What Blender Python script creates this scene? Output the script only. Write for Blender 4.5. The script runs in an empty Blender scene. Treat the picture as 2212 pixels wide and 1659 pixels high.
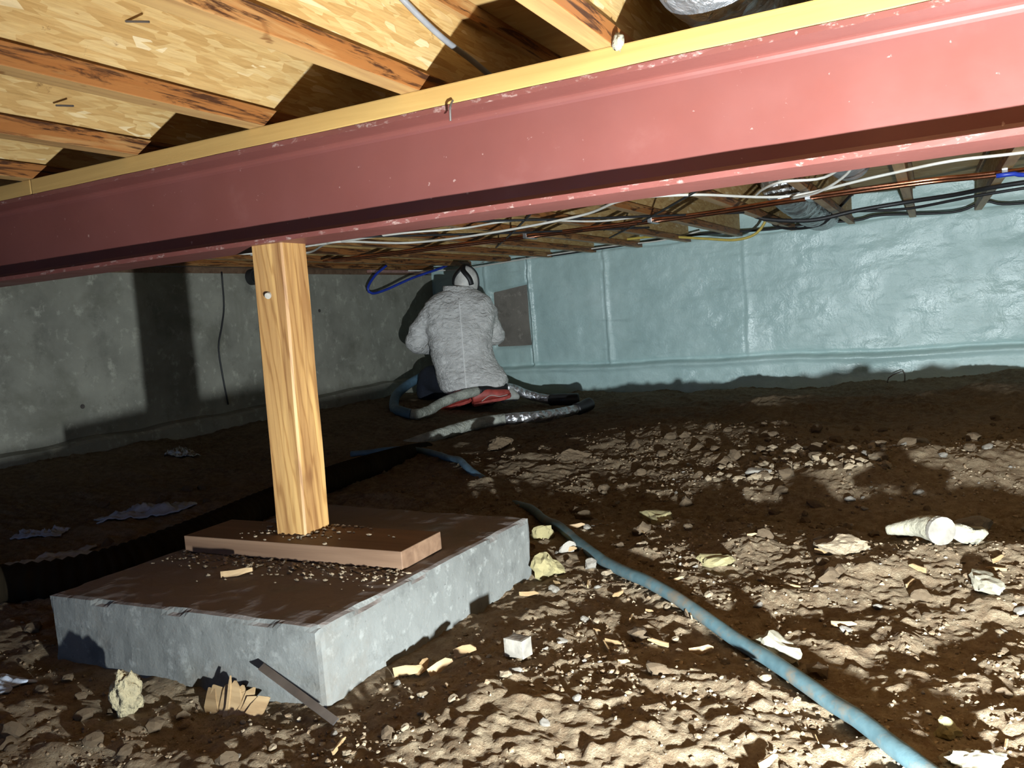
import bpy, bmesh, math, random
import numpy as np
from mathutils import Vector, Matrix, noise as mnoise
from mathutils.bvhtree import BVHTree

random.seed(7)
RNG = np.random.default_rng(11)
SC = bpy.context.scene
COL = SC.collection
PI = math.pi

# ------------------------------------------------------------------ camera
cam_d = bpy.data.cameras.new('camera')
cam = bpy.data.objects.new('camera', cam_d)
COL.objects.link(cam)
cam_d.sensor_width = 36.0
cam_d.lens = 29.09
cam_d.clip_start = 0.02
cam_d.clip_end = 60
YAW, PITCH, ROLL = 0.4734, -0.0859, -0.0788
fw_ = Vector((-math.sin(YAW) * math.cos(PITCH), math.cos(YAW) * math.cos(PITCH), math.sin(PITCH)))
rt_ = Vector((math.cos(YAW), math.sin(YAW), 0))
up_ = rt_.cross(fw_)
r2 = rt_ * math.cos(ROLL) + up_ * math.sin(ROLL)
u2 = up_ * math.cos(ROLL) - rt_ * math.sin(ROLL)
cam.matrix_world = Matrix(((r2.x, u2.x, -fw_.x, 0), (r2.y, u2.y, -fw_.y, 0), (r2.z, u2.z, -fw_.z, 0.66), (0, 0, 0, 1)))
SC.camera = cam

# ------------------------------------------------------------------ world, lights, exposure
w = bpy.data.worlds.new('world')
SC.world = w
w.use_nodes = True
w.node_tree.nodes['Background'].inputs[0].default_value = (0.5, 0.6, 0.8, 1)
w.node_tree.nodes['Background'].inputs[1].default_value = 0.02

SC.view_settings.view_transform = 'Standard'
SC.view_settings.look = 'None'
SC.view_settings.gamma = 1.0
SC.view_settings.use_curve_mapping = False
SC.view_settings.exposure = 0.0

LAMP = Vector((0.24, 0.32, 0.135))           # lens of the work light standing on the dirt
LAMP_AIM = Vector((0.10, 1.0, 0.02)).normalized()
ld = bpy.data.lights.new('work_light_beam', 'AREA')
ld.shape = 'DISK'
ld.size = 0.05
ld.energy = 228
ld.color = (0.88, 0.97, 1.0)
lo = bpy.data.objects.new('work_light_beam', ld)
COL.objects.link(lo)
lo.location = LAMP
lo.rotation_euler = (-LAMP_AIM).to_track_quat('Z', 'Y').to_euler()

hd = bpy.data.lights.new('hatch_daylight', 'AREA')   # daylight through the access hatch behind the camera
hd.shape = 'RECTANGLE'
hd.size, hd.size_y = 0.75, 0.5
hd.energy = 11
hd.color = (0.36, 0.55, 1.0)
ho = bpy.data.objects.new('hatch_daylight', hd)
COL.objects.link(ho)
ho.location = (-1.9, -1.78, 0.65)
ho.rotation_euler = (PI / 2, 0, 0)

# ------------------------------------------------------------------ node helpers
class Mt:
    def __init__(s, name, rough=0.7, color=(.5, .5, .5), metal=0.0, spec=0.5):
        s.m = bpy.data.materials.new(name)
        s.m.use_nodes = True
        s.nt = s.m.node_tree
        s.b = s.nt.nodes['Principled BSDF']
        s.b.inputs['Roughness'].default_value = rough
        s.b.inputs['Metallic'].default_value = metal
        s.b.inputs['Specular IOR Level'].default_value = spec
        s.b.inputs['Base Color'].default_value = (*color, 1)
    def n(s, t, **k):
        nd = s.nt.nodes.new(t)
        for a, v in k.items():
            setattr(nd, a, v)
        return nd
    def l(s, a, b):
        s.nt.links.new(a, b)
    def val(s, sock, v):
        if hasattr(v, 'is_linked') or isinstance(v, bpy.types.NodeSocket):
            s.l(v, sock)
        else:
            sock.default_value = v
    def co(s, scale=(1, 1, 1), rot=(0, 0, 0), rand=False):
        t = s.n('ShaderNodeTexCoord').outputs['Object']
        if rand:
            oi = s.n('ShaderNodeObjectInfo').outputs['Random']
            m1 = s.n('ShaderNodeMath', operation='MULTIPLY')
            s.l(oi, m1.inputs[0]); m1.inputs[1].default_value = 37.0
            ad = s.n('ShaderNodeVectorMath', operation='ADD')
            s.l(t, ad.inputs[0]); s.l(m1.outputs[0], ad.inputs[1])
            t = ad.outputs[0]
        mp = s.n('ShaderNodeMapping')
        mp.inputs['Scale'].default_value = scale
        mp.inputs['Rotation'].default_value = rot
        s.l(t, mp.inputs['Vector'])
        return mp.outputs[0]
    def noise(s, vec, scale, detail=4, rough=.55, dist=0.0):
        nd = s.n('ShaderNodeTexNoise')
        s.l(vec, nd.inputs['Vector'])
        nd.inputs['Scale'].default_value = scale
        nd.inputs['Detail'].default_value = detail
        nd.inputs['Roughness'].default_value = rough
        nd.inputs['Distortion'].default_value = dist
        return nd.outputs['Fac']
    def vor(s, vec, scale, out='Distance', feature='F1'):
        nd = s.n('ShaderNodeTexVoronoi', feature=feature)
        s.l(vec, nd.inputs['Vector'])
        nd.inputs['Scale'].default_value = scale
        return nd.outputs[out]
    def ramp(s, fac, stops):
        stops = sorted(stops, key=lambda q: q[0])
        nd = s.n('ShaderNodeValToRGB')
        s.l(fac, nd.inputs[0])
        cr = nd.color_ramp
        while len(cr.elements) < len(stops):
            cr.elements.new(0.5)
        for e, (p, c) in zip(cr.elements, stops):
            e.position = p
            e.color = (*c, 1) if len(c) == 3 else c
        return nd.outputs[0]
    def bw(s, fac, a, b):
        return s.ramp(fac, [(a, (0, 0, 0)), (b, (1, 1, 1))])
    def mix(s, fac, a, b, mode='MIX'):
        nd = s.n('ShaderNodeMix', data_type='RGBA', blend_type=mode)
        s.val(nd.inputs[0], fac)
        for i, v in ((6, a), (7, b)):
            if isinstance(v, tuple):
                v = (*v, 1) if len(v) == 3 else v
            s.val(nd.inputs[i], v)
        return nd.outputs[2]
    def math(s, op, a, b=0.0):
        nd = s.n('ShaderNodeMath', operation=op)
        s.val(nd.inputs[0], a); s.val(nd.inputs[1], b)
        return nd.outputs[0]
    def sep(s, vec):
        nd = s.n('ShaderNodeSeparateXYZ'); s.l(vec, nd.inputs[0]); return nd.outputs
    def normal_z(s):
        g = s.n('ShaderNodeNewGeometry'); return s.sep(g.outputs['True Normal'])[2]
    def bump(s, h, strength=.3, dist=.01, prev=None):
        nd = s.n('ShaderNodeBump')
        nd.inputs['Strength'].default_value = strength
        nd.inputs['Distance'].default_value = dist
        s.l(h, nd.inputs['Height'])
        if prev is not None:
            s.l(prev, nd.inputs['Normal'])
        return nd.outputs[0]
    def color(s, c): s.l(c, s.b.inputs['Base Color']); return s
    def norm(s, n): s.l(n, s.b.inputs['Normal']); return s
    def rough(s, r): s.l(r, s.b.inputs['Roughness']); return s

MAT = {}
def plain(name, col, rough=.6, metal=0., var=.15, scale=20, bumps=.15, bd=.003, spec=.5):
    m = Mt(name, rough, col, metal, spec)
    v = m.co(rand=True)
    n = m.noise(v, scale, 5)
    d = tuple(c * (1 - var * 1.6) for c in col)
    l = tuple(min(1, c * (1 + var)) for c in col)
    m.color(m.ramp(n, [(.3, d), (.7, l)]))
    m.norm(m.bump(m.noise(v, scale * 3, 4), bumps, bd))
    MAT[name] = m.m
    return m.m

# dirt
def dirt_mat():
    m = Mt('dirt', .95, spec=.15)
    v = m.co()
    a = m.noise(v, 1.7, 6, .6)
    b = m.noise(v, 30, 8, .75)
    f = m.noise(v, 150, 5, .7)
    c1 = m.ramp(a, [(.3, (.115, .075, .044)), (.55, (.18, .126, .077)), (.75, (.24, .182, .117))])
    c2 = m.mix(m.bw(b, .42, .68), c1, (.29, .23, .152))
    c3 = m.mix(m.math('MULTIPLY', m.bw(f, .58, .72), .7), c2, (.37, .31, .215))
    c4 = m.mix(m.math('MULTIPLY', m.bw(f, .42, .32), .7), c3, (.055, .034, .02))
    m.color(c4)
    h = m.math('ADD', b, m.math('MULTIPLY', f, .45))
    m.norm(m.bump(h, 1.0, .010))
    MAT['dirt'] = m.m
dirt_mat()

def concrete_mat(name, base, dust=None, stain=None, bscale=30, rgh=.85, bs=.35, glow=None):
    m = Mt(name, rgh, spec=.3)
    v = m.co()
    a = m.noise(v, 3.2, 6, .6)
    b = m.noise(v, bscale, 8, .7)
    d = tuple(c * .72 for c in base); l = tuple(min(1, c * 1.25) for c in base)
    c = m.ramp(a, [(.3, d), (.5, base), (.72, l)])
    c = m.mix(m.bw(b, .55, .66), c, tuple(min(1, x * 1.55) for x in base))
    b2 = m.noise(v, bscale * .4, 6, .7)
    c = m.mix(m.math('MULTIPLY', m.bw(b2, .45, .33), .7), c, tuple(x * .62 for x in base))
    pit = m.vor(v, 55)
    c = m.mix(m.math('MULTIPLY', m.bw(pit, .12, .04), m.bw(m.noise(v, 9, 4), .50, .62)), c, tuple(x * .5 for x in base))
    if stain:
        c = m.mix(m.math('MULTIPLY', m.bw(m.noise(v, 1.9, 7, .65, .5), .56, .70), .6), c, stain)
    if dust:
        up = m.bw(m.normal_z(), .6, .9)
        c = m.mix(m.math('MULTIPLY', up, m.bw(m.noise(v, 7, 6), .2, .45)), c, dust)
    m.color(c)
    h = m.math('ADD', b, m.math('MULTIPLY', m.bw(pit, .05, .25), .15))
    m.norm(m.bump(m.math('ADD', h, m.math('MULTIPLY', a, 2.0)), bs, .008))
    MAT[name] = m.m
concrete_mat('footing_concrete', (.13, .133, .125), dust=(.165, .138, .125), stain=(.11, .085, .06))
concrete_mat('wall_concrete', (.285, .28, .235), stain=(.15, .147, .11), bscale=12, bs=.15)
concrete_mat('bare_concrete', (.22, .20, .175), bscale=14, bs=.2)

def foam_mat():
    m = Mt('spray_foam', .38, spec=.6)
    v = m.co()
    a = m.noise(v, 2.2, 5, .6)
    c = m.ramp(a, [(.3, (.42, .58, .575)), (.55, (.50, .67, .66)), (.75, (.58, .74, .73))])
    st = m.noise(m.co(scale=(1.0, 1, 7)), 2.0, 6, .6, .6)
    c = m.mix(m.math('MULTIPLY', m.bw(st, .58, .70), .35), c, (.31, .44, .44))
    m.color(c)
    m.rough(m.ramp(m.noise(v, 3.0, 4), [(.40, (.24,) * 3), (.60, (.46,) * 3)]))
    n1 = m.bump(m.noise(m.co(scale=(1, 1, 2.0)), 4, 2, .45), .42, .05)
    m.norm(m.bump(m.noise(v, 60, 4, .6), .5, .006, n1))
    MAT['spray_foam'] = m.m
foam_mat()

def wood(name, dark, light, axis=1, stain=None, rgh=.6, ring=1.0, stain_rng=(.52, .62), stain_scale=3.0):
    m = Mt(name, rgh, spec=.35)
    sc = [34, 34, 34]; sc[axis] = 1.6
    v = m.co(scale=tuple(sc), rand=True)
    g = m.noise(v, 1.0, 6, .6, .6 * ring)
    sc2 = [9, 9, 9]; sc2[axis] = .8
    g2 = m.noise(m.co(scale=tuple(sc2), rand=True), 1.0, 4, .5, 1.2 * ring)
    f = m.math('ADD', m.math('MULTIPLY', g, .6), m.math('MULTIPLY', g2, .4))
    c = m.ramp(f, [(.36, dark), (.50, tuple((a + b) / 2 for a, b in zip(dark, light))), (.62, light)])
    if ring > 1.2:
        wv = m.n('ShaderNodeTexWave', wave_type='BANDS', bands_direction='DIAGONAL')
        m.l(m.co(scale=(1, 1, .10), rand=True), wv.inputs['Vector'])
        wv.inputs['Scale'].default_value = 26; wv.inputs['Distortion'].default_value = 7; wv.inputs['Detail'].default_value = 3; wv.inputs['Detail Scale'].default_value = 1.4
        c = m.mix(.55, c, m.ramp(wv.outputs['Fac'], [(.0, (.50, .36, .26)), (.22, (.92, .88, .82)), (.8, (1, 1, 1))]), 'MULTIPLY')
        kn = m.noise(m.co(scale=(9, 9, 3.2), rand=True), 1.4, 3)
        c = m.mix(m.math('MULTIPLY', m.bw(kn, .68, .75), .7), c, (.16, .07, .025))
    if stain:
        sc3 = [stain_scale * 6] * 3; sc3[axis] = stain_scale
        s_ = m.noise(m.co(scale=tuple(sc3), rand=True), 1.0, 6, .65, .4)
        c = m.mix(m.bw(s_, *stain_rng), c, stain)
    m.color(c)
    m.norm(m.bump(g, .25, .003))
    MAT[name] = m.m
    return m
wood('post_wood', (.25, .125, .045), (.50, .30, .11), 2, rgh=.55, ring=1.6)
wood('plank_wood', (.11, .062, .037), (.20, .122, .075), 0)
wood('nailer_wood', (.36, .21, .065), (.47, .29, .095), 0)
wood('bridging_wood', (.22, .14, .08), (.42, .29, .17), 0)
wood('splinter_wood', (.17, .10, .045), (.36, .25, .13), 0)

def flange_mat():
    m = Mt('flange_lumber', .5, spec=.4)
    v = m.co(scale=(34, 1.6, 34), rand=True)
    g = m.noise(v, 1.0, 6, .6, .8)
    c = m.ramp(g, [(.35, (.32, .17, .065)), (.62, (.46, .28, .11))])
    # brown glue and scorch stains that run along the side faces
    nd = m.n('ShaderNodeNewGeometry')
    side = m.math('ABSOLUTE', m.sep(nd.outputs['True Normal'])[0])
    s1 = m.noise(m.co(scale=(8, 1.7, 22), rand=True), 1.0, 6, .7, .5)
    s2 = m.noise(m.co(scale=(10, 3, 40), rand=True), 1.6, 7, .7, .7)
    brown = m.math('MULTIPLY', m.bw(s1, .32, .48), side)
    c = m.mix(m.math('MULTIPLY', brown, .85), c, (.26, .085, .018))
    c = m.mix(m.math('MULTIPLY', m.bw(s2, .50, .58), side), c, (.055, .02, .008))
    spots = m.noise(m.co(scale=(16, 9, 9), rand=True), 1.3, 3, .5)
    c = m.mix(m.math('MULTIPLY', m.bw(spots, .66, .70), .8), c, (.18, .07, .02))
    m.color(c)
    m.norm(m.bump(g, .3, .003))
    MAT['flange_lumber'] = m.m
flange_mat()

def osb_mat():
    m = Mt('strand_board', .62, spec=.3)
    def layer(ang, sc):
        v = m.co(scale=(6, sc * .45, sc * 2.3), rot=(ang, 0, .1), rand=True)
        wv = m.n('ShaderNodeTexNoise'); m.l(v, wv.inputs['Vector']); wv.inputs['Scale'].default_value = .7
        mx = m.n('ShaderNodeMix', data_type='VECTOR'); mx.inputs[0].default_value = .12
        m.l(v, mx.inputs[4]); m.l(wv.outputs['Color'], mx.inputs[5])
        return m.sep(m.vor(mx.outputs[1], 1.0, 'Color')), m.noise(m.co(scale=(6, sc * .4, sc * 5), rot=(ang, 0, 0), rand=True), 1.2, 4)
    a, ga = layer(.6, 34); b, gb = layer(-.45, 40); c_, gc = layer(1.25, 30)
    pal = [(.0, (.44, .265, .095)), (.3, (.50, .31, .118)), (.6, (.55, .365, .15)), (.93, (.59, .41, .185)), (1.0, (.70, .56, .34))]
    A = m.ramp(a[0], pal); B = m.ramp(b[0], pal); C = m.ramp(c_[0], pal)
    x = m.mix(m.bw(a[1], .5, .54), A, B)
    x = m.mix(m.bw(b[1], .62, .66), x, C)
    gr = m.math('MULTIPLY', m.math('ADD', ga, gb), .5)
    x = m.mix(.45, x, m.ramp(gr, [(.35, (.60, .50, .40)), (.62, (1, 1, 1))]), 'MULTIPLY')
    d = m.noise(m.co(rand=True), 9, 7, .75, .8)
    x = m.mix(m.math('MULTIPLY', m.bw(d, .64, .70), .8), x, (.16, .08, .03))
    m.color(x)
    h = m.math('ADD', a[2], m.math('MULTIPLY', b[2], .7))
    m.norm(m.bump(m.math('ADD', h, gr), .3, .004))
    MAT['strand_board'] = m.m
osb_mat()

def steel_mat():
    m = Mt('red_oxide_paint', .42, spec=.5)
    v = m.co()
    n = m.noise(v, 3, 5, .6)
    c = m.ramp(n, [(.3, (.135, .042, .034)), (.7, (.160, .050, .041))])
    dust = m.noise(v, 70, 3, .5)
    c = m.mix(m.math('MULTIPLY', m.bw(dust, .72, .76), .6), c, (.40, .27, .24))
    g = m.noise(m.co(scale=(1, 1, 1)), 6, 7, .7)
    c = m.mix(m.math('MULTIPLY', m.bw(g, .6, .75), .25), c, (.22, .10, .085))
    edge = m.math('LESS_THAN', m.sep(v)[1], -.0645)
    chip = m.bw(m.noise(m.co(scale=(1, 1, 2)), 38, 6, .7), .56, .66)
    c = m.mix(m.math('MULTIPLY', m.math('MULTIPLY', edge, chip), .85), c, (.34, .24, .21))
    m.color(c)
    m.rough(m.ramp(m.noise(v, 9, 5), [(.3, (.36,) * 3), (.7, (.52,) * 3)]))
    m.norm(m.bump(m.noise(v, 90, 3), .08, .002))
    MAT['red_oxide_paint'] = m.m
steel_mat()

def fabric_mat():
    m = Mt('coverall_fabric', .75, spec=.25)
    v = m.co()
    n = m.noise(v, 11, 6, .65, .6)
    m.color(m.ramp(n, [(.3, (.58, .57, .555)), (.5, (.74, .73, .71)), (.7, (.82, .81, .79))]))
    wr = m.noise(m.co(scale=(1, 1, 1.7), rot=(0, .5, 0)), 15, 4, .6, 1.8)
    m.norm(m.bump(wr, .9, .025))
    MAT['coverall_fabric'] = m.m
fabric_mat()

plain('seam_tape', (.93, .92, .90), .6, var=.03)
plain('hood_fabric', (.78, .76, .72), .75, bumps=.3, bd=.006)
plain('navy_trousers', (.014, .018, .032), .85, bumps=.4, bd=.01)
plain('skin', (.50, .30, .22), .55)
plain('black_rubber', (.012, .012, .014), .5)
plain('shoe_red', (.45, .075, .06), .55, var=.25)
plain('shoe_sole', (.52, .40, .36), .7)
plain('glove', (.42, .43, .40), .8)
plain('white_cable_jacket', (.74, .72, .66), .5, var=.06)
plain('grey_cable_jacket', (.20, .20, .21), .45, var=.1)
plain('black_cable_jacket', (.018, .018, .02), .5)
plain('yellow_cable_jacket', (.62, .47, .10), .5, var=.1)
plain('blue_tube', (.02, .05, .42), .4, var=.15)
plain('copper', (.72, .30, .17), .28, metal=1.0, var=.2, spec=.5)
plain('galvanised', (.55, .56, .58), .4, metal=1.0)
plain('rusty_steel', (.16, .14, .13), .6, metal=.7)
plain('foam_scrap', (.32, .27, .13), .85, var=.12, scale=25, bumps=.6, bd=.008)
plain('pale_foam_scrap', (.30, .275, .205), .8, var=.14, scale=25, bumps=.5, bd=.008)
plain('insulation_wool', (.33, .28, .17), .95, var=.2, scale=30, bumps=.9, bd=.01)
plain('stone_grey', (.19, .17, .142), .85, var=.25, scale=30, bumps=.4)
plain('stone_tan', (.26, .20, .13), .9, var=.28, scale=30, bumps=.5)
plain('stone_pale', (.26, .235, .20), .85, var=.18, scale=30, bumps=.4)
plain('clod', (.17, .12, .074), .95, var=.25, scale=40, bumps=.7, bd=.006, spec=.2)
plain('white_plastic', (.36, .41, .50), .5, var=.2, bumps=.3, bd=.01)
plain('drain_pipe', (.018, .013, .007), .9, var=.25, scale=8, spec=.08)
def hose_mat():
    m = Mt('dusty_hose', .55)
    v = m.co()
    n = m.noise(v, 14, 6, .7)
    c = m.mix(m.bw(m.noise(v, 40, 4), .3, .7), (.045, .085, .098), (.072, .125, .14))
    c = m.mix(m.math('MULTIPLY', m.bw(n, .50, .66), .8), c, (.14, .105, .068))
    m.color(c); m.norm(m.bump(n, .3, .004))
    MAT['dusty_hose'] = m.m
hose_mat()
plain('grey_sleeve', (.36, .37, .32), .7, var=.25, scale=14, bumps=.8, bd=.02)
plain('blue_sleeve', (.10, .19, .27), .6, var=.15)
plain('lamp_body', (.55, .33, .02), .5)
plain('black_plastic', (.02, .02, .02), .4)
plain('dark_box', (.025, .025, .025), .6)
plain('pink_foil', (.78, .45, .40), .3, metal=.6, bumps=.5, bd=.01)

def foil_mat(name, col, rgh):
    m = Mt(name, rgh, col, .85)
    v = m.co()
    n = m.vor(v, 26, 'Distance')
    n2 = m.noise(v, 18, 5, .6, 1.5)
    m.color(m.ramp(n2, [(.3, tuple(c * .65 for c in col)), (.7, col)]))
    m.norm(m.bump(m.math('ADD', n, n2), .7, .02))
    MAT[name] = m.m
foil_mat('silver_tape', (.72, .72, .75), .25)
foil_mat('duct_wrap', (.62, .65, .70), .42)
foil_mat('plastic_wrap', (.60, .62, .63), .30)

g_ = Mt('lamp_glass', .3, (1, .96, .88))
g_.b.inputs['Emission Color'].default_value = (1, .95, .85, 1)
g_.b.inputs['Emission Strength'].default_value = 6
MAT['lamp_glass'] = g_.m

# ------------------------------------------------------------------ object helpers
def tag(o, label=None, cat=None, group=None, kind=None):
    if label: o['label'] = label
    if cat: o['category'] = cat
    if group: o['group'] = group
    if kind: o['kind'] = kind
    return o

def mesh(name, V, F, mat, smooth=False):
    me = bpy.data.meshes.new(name)
    V = np.asarray(V, float)
    me.from_pydata(V.tolist(), [], F if isinstance(F, list) else F.tolist())
    for x in (mat if isinstance(mat, (list, tuple)) else [mat]):
        me.materials.append(MAT[x])
    if smooth:
        me.polygons.foreach_set('use_smooth', np.ones(len(me.polygons), bool))
    me.update()
    return me

def make(name, V, F, mat, parent=None, loc=None, smooth=False):
    """one mesh object from world coordinates; its origin goes to loc (or to the parent's place)"""
    V = np.asarray(V, float)
    if parent is not None:
        base = np.array(parent['_base']) if '_base' in parent else np.zeros(3)
        V = V - base
    elif loc is not None:
        V = V - np.array(loc)
    o = bpy.data.objects.new(name, mesh(name, V, F, mat, smooth))
    COL.objects.link(o)
    if parent is not None:
        o.parent = parent
        if '_base' in parent: o['_base'] = tuple(parent['_base'])
    elif loc is not None:
        o.location = loc
        o['_base'] = tuple(float(x) for x in loc)
    return o

def empty(name, loc, rz=0, local=False):
    o = bpy.data.objects.new(name, None)
    o.empty_display_size = .05
    COL.objects.link(o)
    o.location = loc
    o.rotation_euler = (0, 0, rz)
    if not local:
        o['_base'] = tuple(float(x) for x in loc)
    return o

class MB:
    def __init__(s): s.V = []; s.F = []
    def add(s, V, F):
        k = len(s.V)
        s.V += [tuple(map(float, v)) for v in V]
        s.F += [[i + k for i in f] for f in F]
        return s
    def box(s, x0, x1, y0, y1, z0, z1):
        V = [(x, y, z) for z in (z0, z1) for y in (y0, y1) for x in (x0, x1)]
        return s.add(V, [[0, 2, 3, 1], [4, 5, 7, 6], [0, 1, 5, 4], [2, 6, 7, 3], [0, 4, 6, 2], [1, 3, 7, 5]])
    def make(s, name, mat, parent=None, loc=None, smooth=False):
        return make(name, s.V, s.F, mat, parent, loc, smooth)

def bevel_box(x0, x1, y0, y1, z0, z1, b=.003, seg=2):
    bm = bmesh.new()
    bmesh.ops.create_cube(bm, size=1)
    for v in bm.verts:
        v.co = Vector((x0 + (v.co.x + .5) * (x1 - x0), y0 + (v.co.y + .5) * (y1 - y0), z0 + (v.co.z + .5) * (z1 - z0)))
    bmesh.ops.bevel(bm, geom=bm.edges[:], offset=b, segments=seg, affect='EDGES', profile=.6)
    V = [v.co[:] for v in bm.verts]; F = [[v.index for v in f.verts] for f in bm.faces]
    bm.free()
    return V, F

def spline(P, step):
    P = np.asarray(P, float)
    if len(P) == 2:
        n = max(2, int(np.linalg.norm(P[1] - P[0]) / step))
        return P[0] + (P[1] - P[0]) * np.linspace(0, 1, n)[:, None]
    Q = np.vstack([2 * P[0] - P[1], P, 2 * P[-1] - P[-2]])
    out = []
    for i in range(1, len(Q) - 2):
        a, b, c, d = Q[i - 1], Q[i], Q[i + 1], Q[i + 2]
        n = max(2, int(np.linalg.norm(c - b) / step))
        t = np.linspace(0, 1, n, endpoint=False)[:, None]
        out.append(.5 * (2 * b + (c - a) * t + (2 * a - 5 * b + 4 * c - d) * t ** 2 + (3 * b - a - 3 * c + d) * t ** 3))
    out.append(P[-1:])
    return np.vstack(out)

def tube(P, r, seg=8, step=.02, rf=None, caps=True, raw=False, flat=1.0):
    S = np.asarray(P, float) if raw else spline(P, step)
    n = len(S)
    T = np.gradient(S, axis=0)
    T /= np.linalg.norm(T, axis=1)[:, None] + 1e-9
    up = np.array([0, 0, 1.]) if abs(T[0][2]) < .9 else np.array([1., 0, 0])
    N = np.zeros_like(S)
    u = up
    for i in range(n):
        u = u - T[i] * np.dot(u, T[i]); u /= np.linalg.norm(u) + 1e-9
        N[i] = u
    B = np.cross(T, N)
    a = np.linspace(0, 2 * PI, seg, endpoint=False)
    R = np.full(n, r) if rf is None else r * np.array([rf(i / (n - 1), i) for i in range(n)])
    V = (S[:, None, :] + R[:, None, None] * (np.cos(a)[None, :, None] * N[:, None, :] * flat + np.sin(a)[None, :, None] * B[:, None, :])).reshape(-1, 3)
    F = []
    for i in range(n - 1):
        for j in range(seg):
            k = (j + 1) % seg
            F.append([i * seg + j, i * seg + k, (i + 1) * seg + k, (i + 1) * seg + j])
    if caps:
        F.append(list(range(seg))[::-1]); F.append([(n - 1) * seg + j for j in range(seg)])
    return V, F

# vectorised gradient noise
PERM = RNG.permutation(512)
GR = RNG.normal(size=(512, 2)); GR /= np.linalg.norm(GR, axis=1)[:, None]
def perlin(x, y):
    x = np.asarray(x, float); y = np.asarray(y, float)
    xi = np.floor(x).astype(int); yi = np.floor(y).astype(int)
    xf = x - xi; yf = y - yi
    def g(ix, iy, dx, dy):
        h = PERM[(PERM[ix & 511] + iy) & 511]
        v = GR[h]
        return v[..., 0] * dx + v[..., 1] * dy
    u = xf ** 3 * (xf * (xf * 6 - 15) + 10); v = yf ** 3 * (yf * (yf * 6 - 15) + 10)
    a = g(xi, yi, xf, yf); b = g(xi + 1, yi, xf - 1, yf)
    c = g(xi, yi + 1, xf, yf - 1); d = g(xi + 1, yi + 1, xf - 1, yf - 1)
    return (a + u * (b - a)) * (1 - v) + (c + u * (d - c)) * v
def ss(a, b, x):
    t = np.clip((np.asarray(x, float) - a) / (b - a), 0, 1)
    return t * t * (3 - 2 * t)

# ------------------------------------------------------------------ dimensions of the crawl space (metres)
XL, XR, YB, YF = -4.2, 2.3, -1.8, 6.735      # left, right, back and far wall faces
BEAM_Y, BEAM_Z = 1.43, 0.8576                # near flange edge and underside of the steel beam
BEAM_H, PLATE = 0.213, 0.040
ZJ = BEAM_Z + BEAM_H + PLATE                 # underside of the joists
JD = 0.241                                   # joist depth
ZS = ZJ + JD                                 # underside of the subfloor
JS = 0.4061                                  # joist spacing
JX0 = -2.106

def gauss(x, y, cx, cy, sx, sy, a):
    return a * np.exp(-((x - cx) / sx) ** 2 - ((y - cy) / sy) ** 2)

def ground(x, y):
    x = np.asarray(x, float); y = np.asarray(y, float)
    z = -.012 - .016 * np.maximum(y - 2.0, 0) + .10 * ss(-2.7, -4.1, x)
    wx = x + .12 * perlin(x * 1.3 + 5, y * 1.3); wy = y + .12 * perlin(x * 1.3, y * 1.3 + 9)
    z += gauss(wx, wy, .05, 2.12, .75, .20, .045)
    z += gauss(wx, wy, -.1, 2.62, 1.1, .22, -.035)
    z += gauss(wx, wy, .0, 3.25, .75, .40, .098)
    z += gauss(wx, wy, -1.05, 3.95, .75, .38, .085)
    z += gauss(wx, wy, -1.6, 3.25, .5, .22, .03)
    z += gauss(wx, wy, .7, 4.3, .9, .6, .06)
    z += gauss(wx, wy, .35, 5.3, .7, .35, .105) + gauss(wx, wy, -.75, 5.0, .5, .3, .075) + gauss(wx, wy, -1.6, 4.8, .5, .3, .03)
    z += .03 * ss(4.2, 5.2, y) * (perlin(x * 2.6 + 40, y * 3.4 + 3) + .5 * perlin(x * 6, y * 8 + 3))
    z += gauss(wx, wy, .45, 6.5, .5, .3, .07) + gauss(wx, wy, -.35, 6.6, .25, .2, .04)
    z += gauss(wx, wy, -2.3, 2.2, .5, 1.2, .02)
    z += gauss(wx, wy, -1.45, .88, .35, .12, .02)
    near = ss(3.6, 1.6, y)
    n1 = perlin(x * 2.1, y * 2.1)
    n2 = perlin(x * 5.3 + 3, y * 5.3 + 7)
    n3 = perlin(x * 13 + 1, y * 13 + 2)
    n4 = perlin(x * 29, y * 29 + 4)
    n5 = perlin(x * 61 + 8, y * 61)
    n6 = perlin(x * 118 + 3, y * 118 + 6)
    crust = np.maximum(0, perlin(x * 24 + 70, y * 30 + 2) + .25 * perlin(x * 70, y * 70) - .08)
    crust += .45 * np.maximum(0, perlin(x * 47 + 20, y * 52 + 14) - .04)
    lump = np.maximum(0, perlin(x * 7.7 + 31, y * 7.7 + 12) - .12)
    z += .030 * n1 + .017 * n2 + .0075 * n3 + .0036 * n4 + .0036 * n5 + .0024 * n6 + .016 * crust + .035 * lump
    dl = np.hypot(x - .24, y - .32)
    k = ss(.25, .75, dl)
    z = z * k + (-.03) * (1 - k)
    # the soil is dug flat around the footing block
    fx = np.maximum(np.maximum(-1.72 - x, x + .93), 0); fy = np.maximum(np.maximum(1.06 - y, y - 1.9), 0)
    fd = np.hypot(fx, fy)
    k = ss(.0, .22, fd)
    z = z * k + np.minimum(z, -.005 + .010 * n3 + .006 * n4) * (1 - k)
    return z
def gz(x, y): return float(ground(np.array([x]), np.array([y]))[0])

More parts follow.
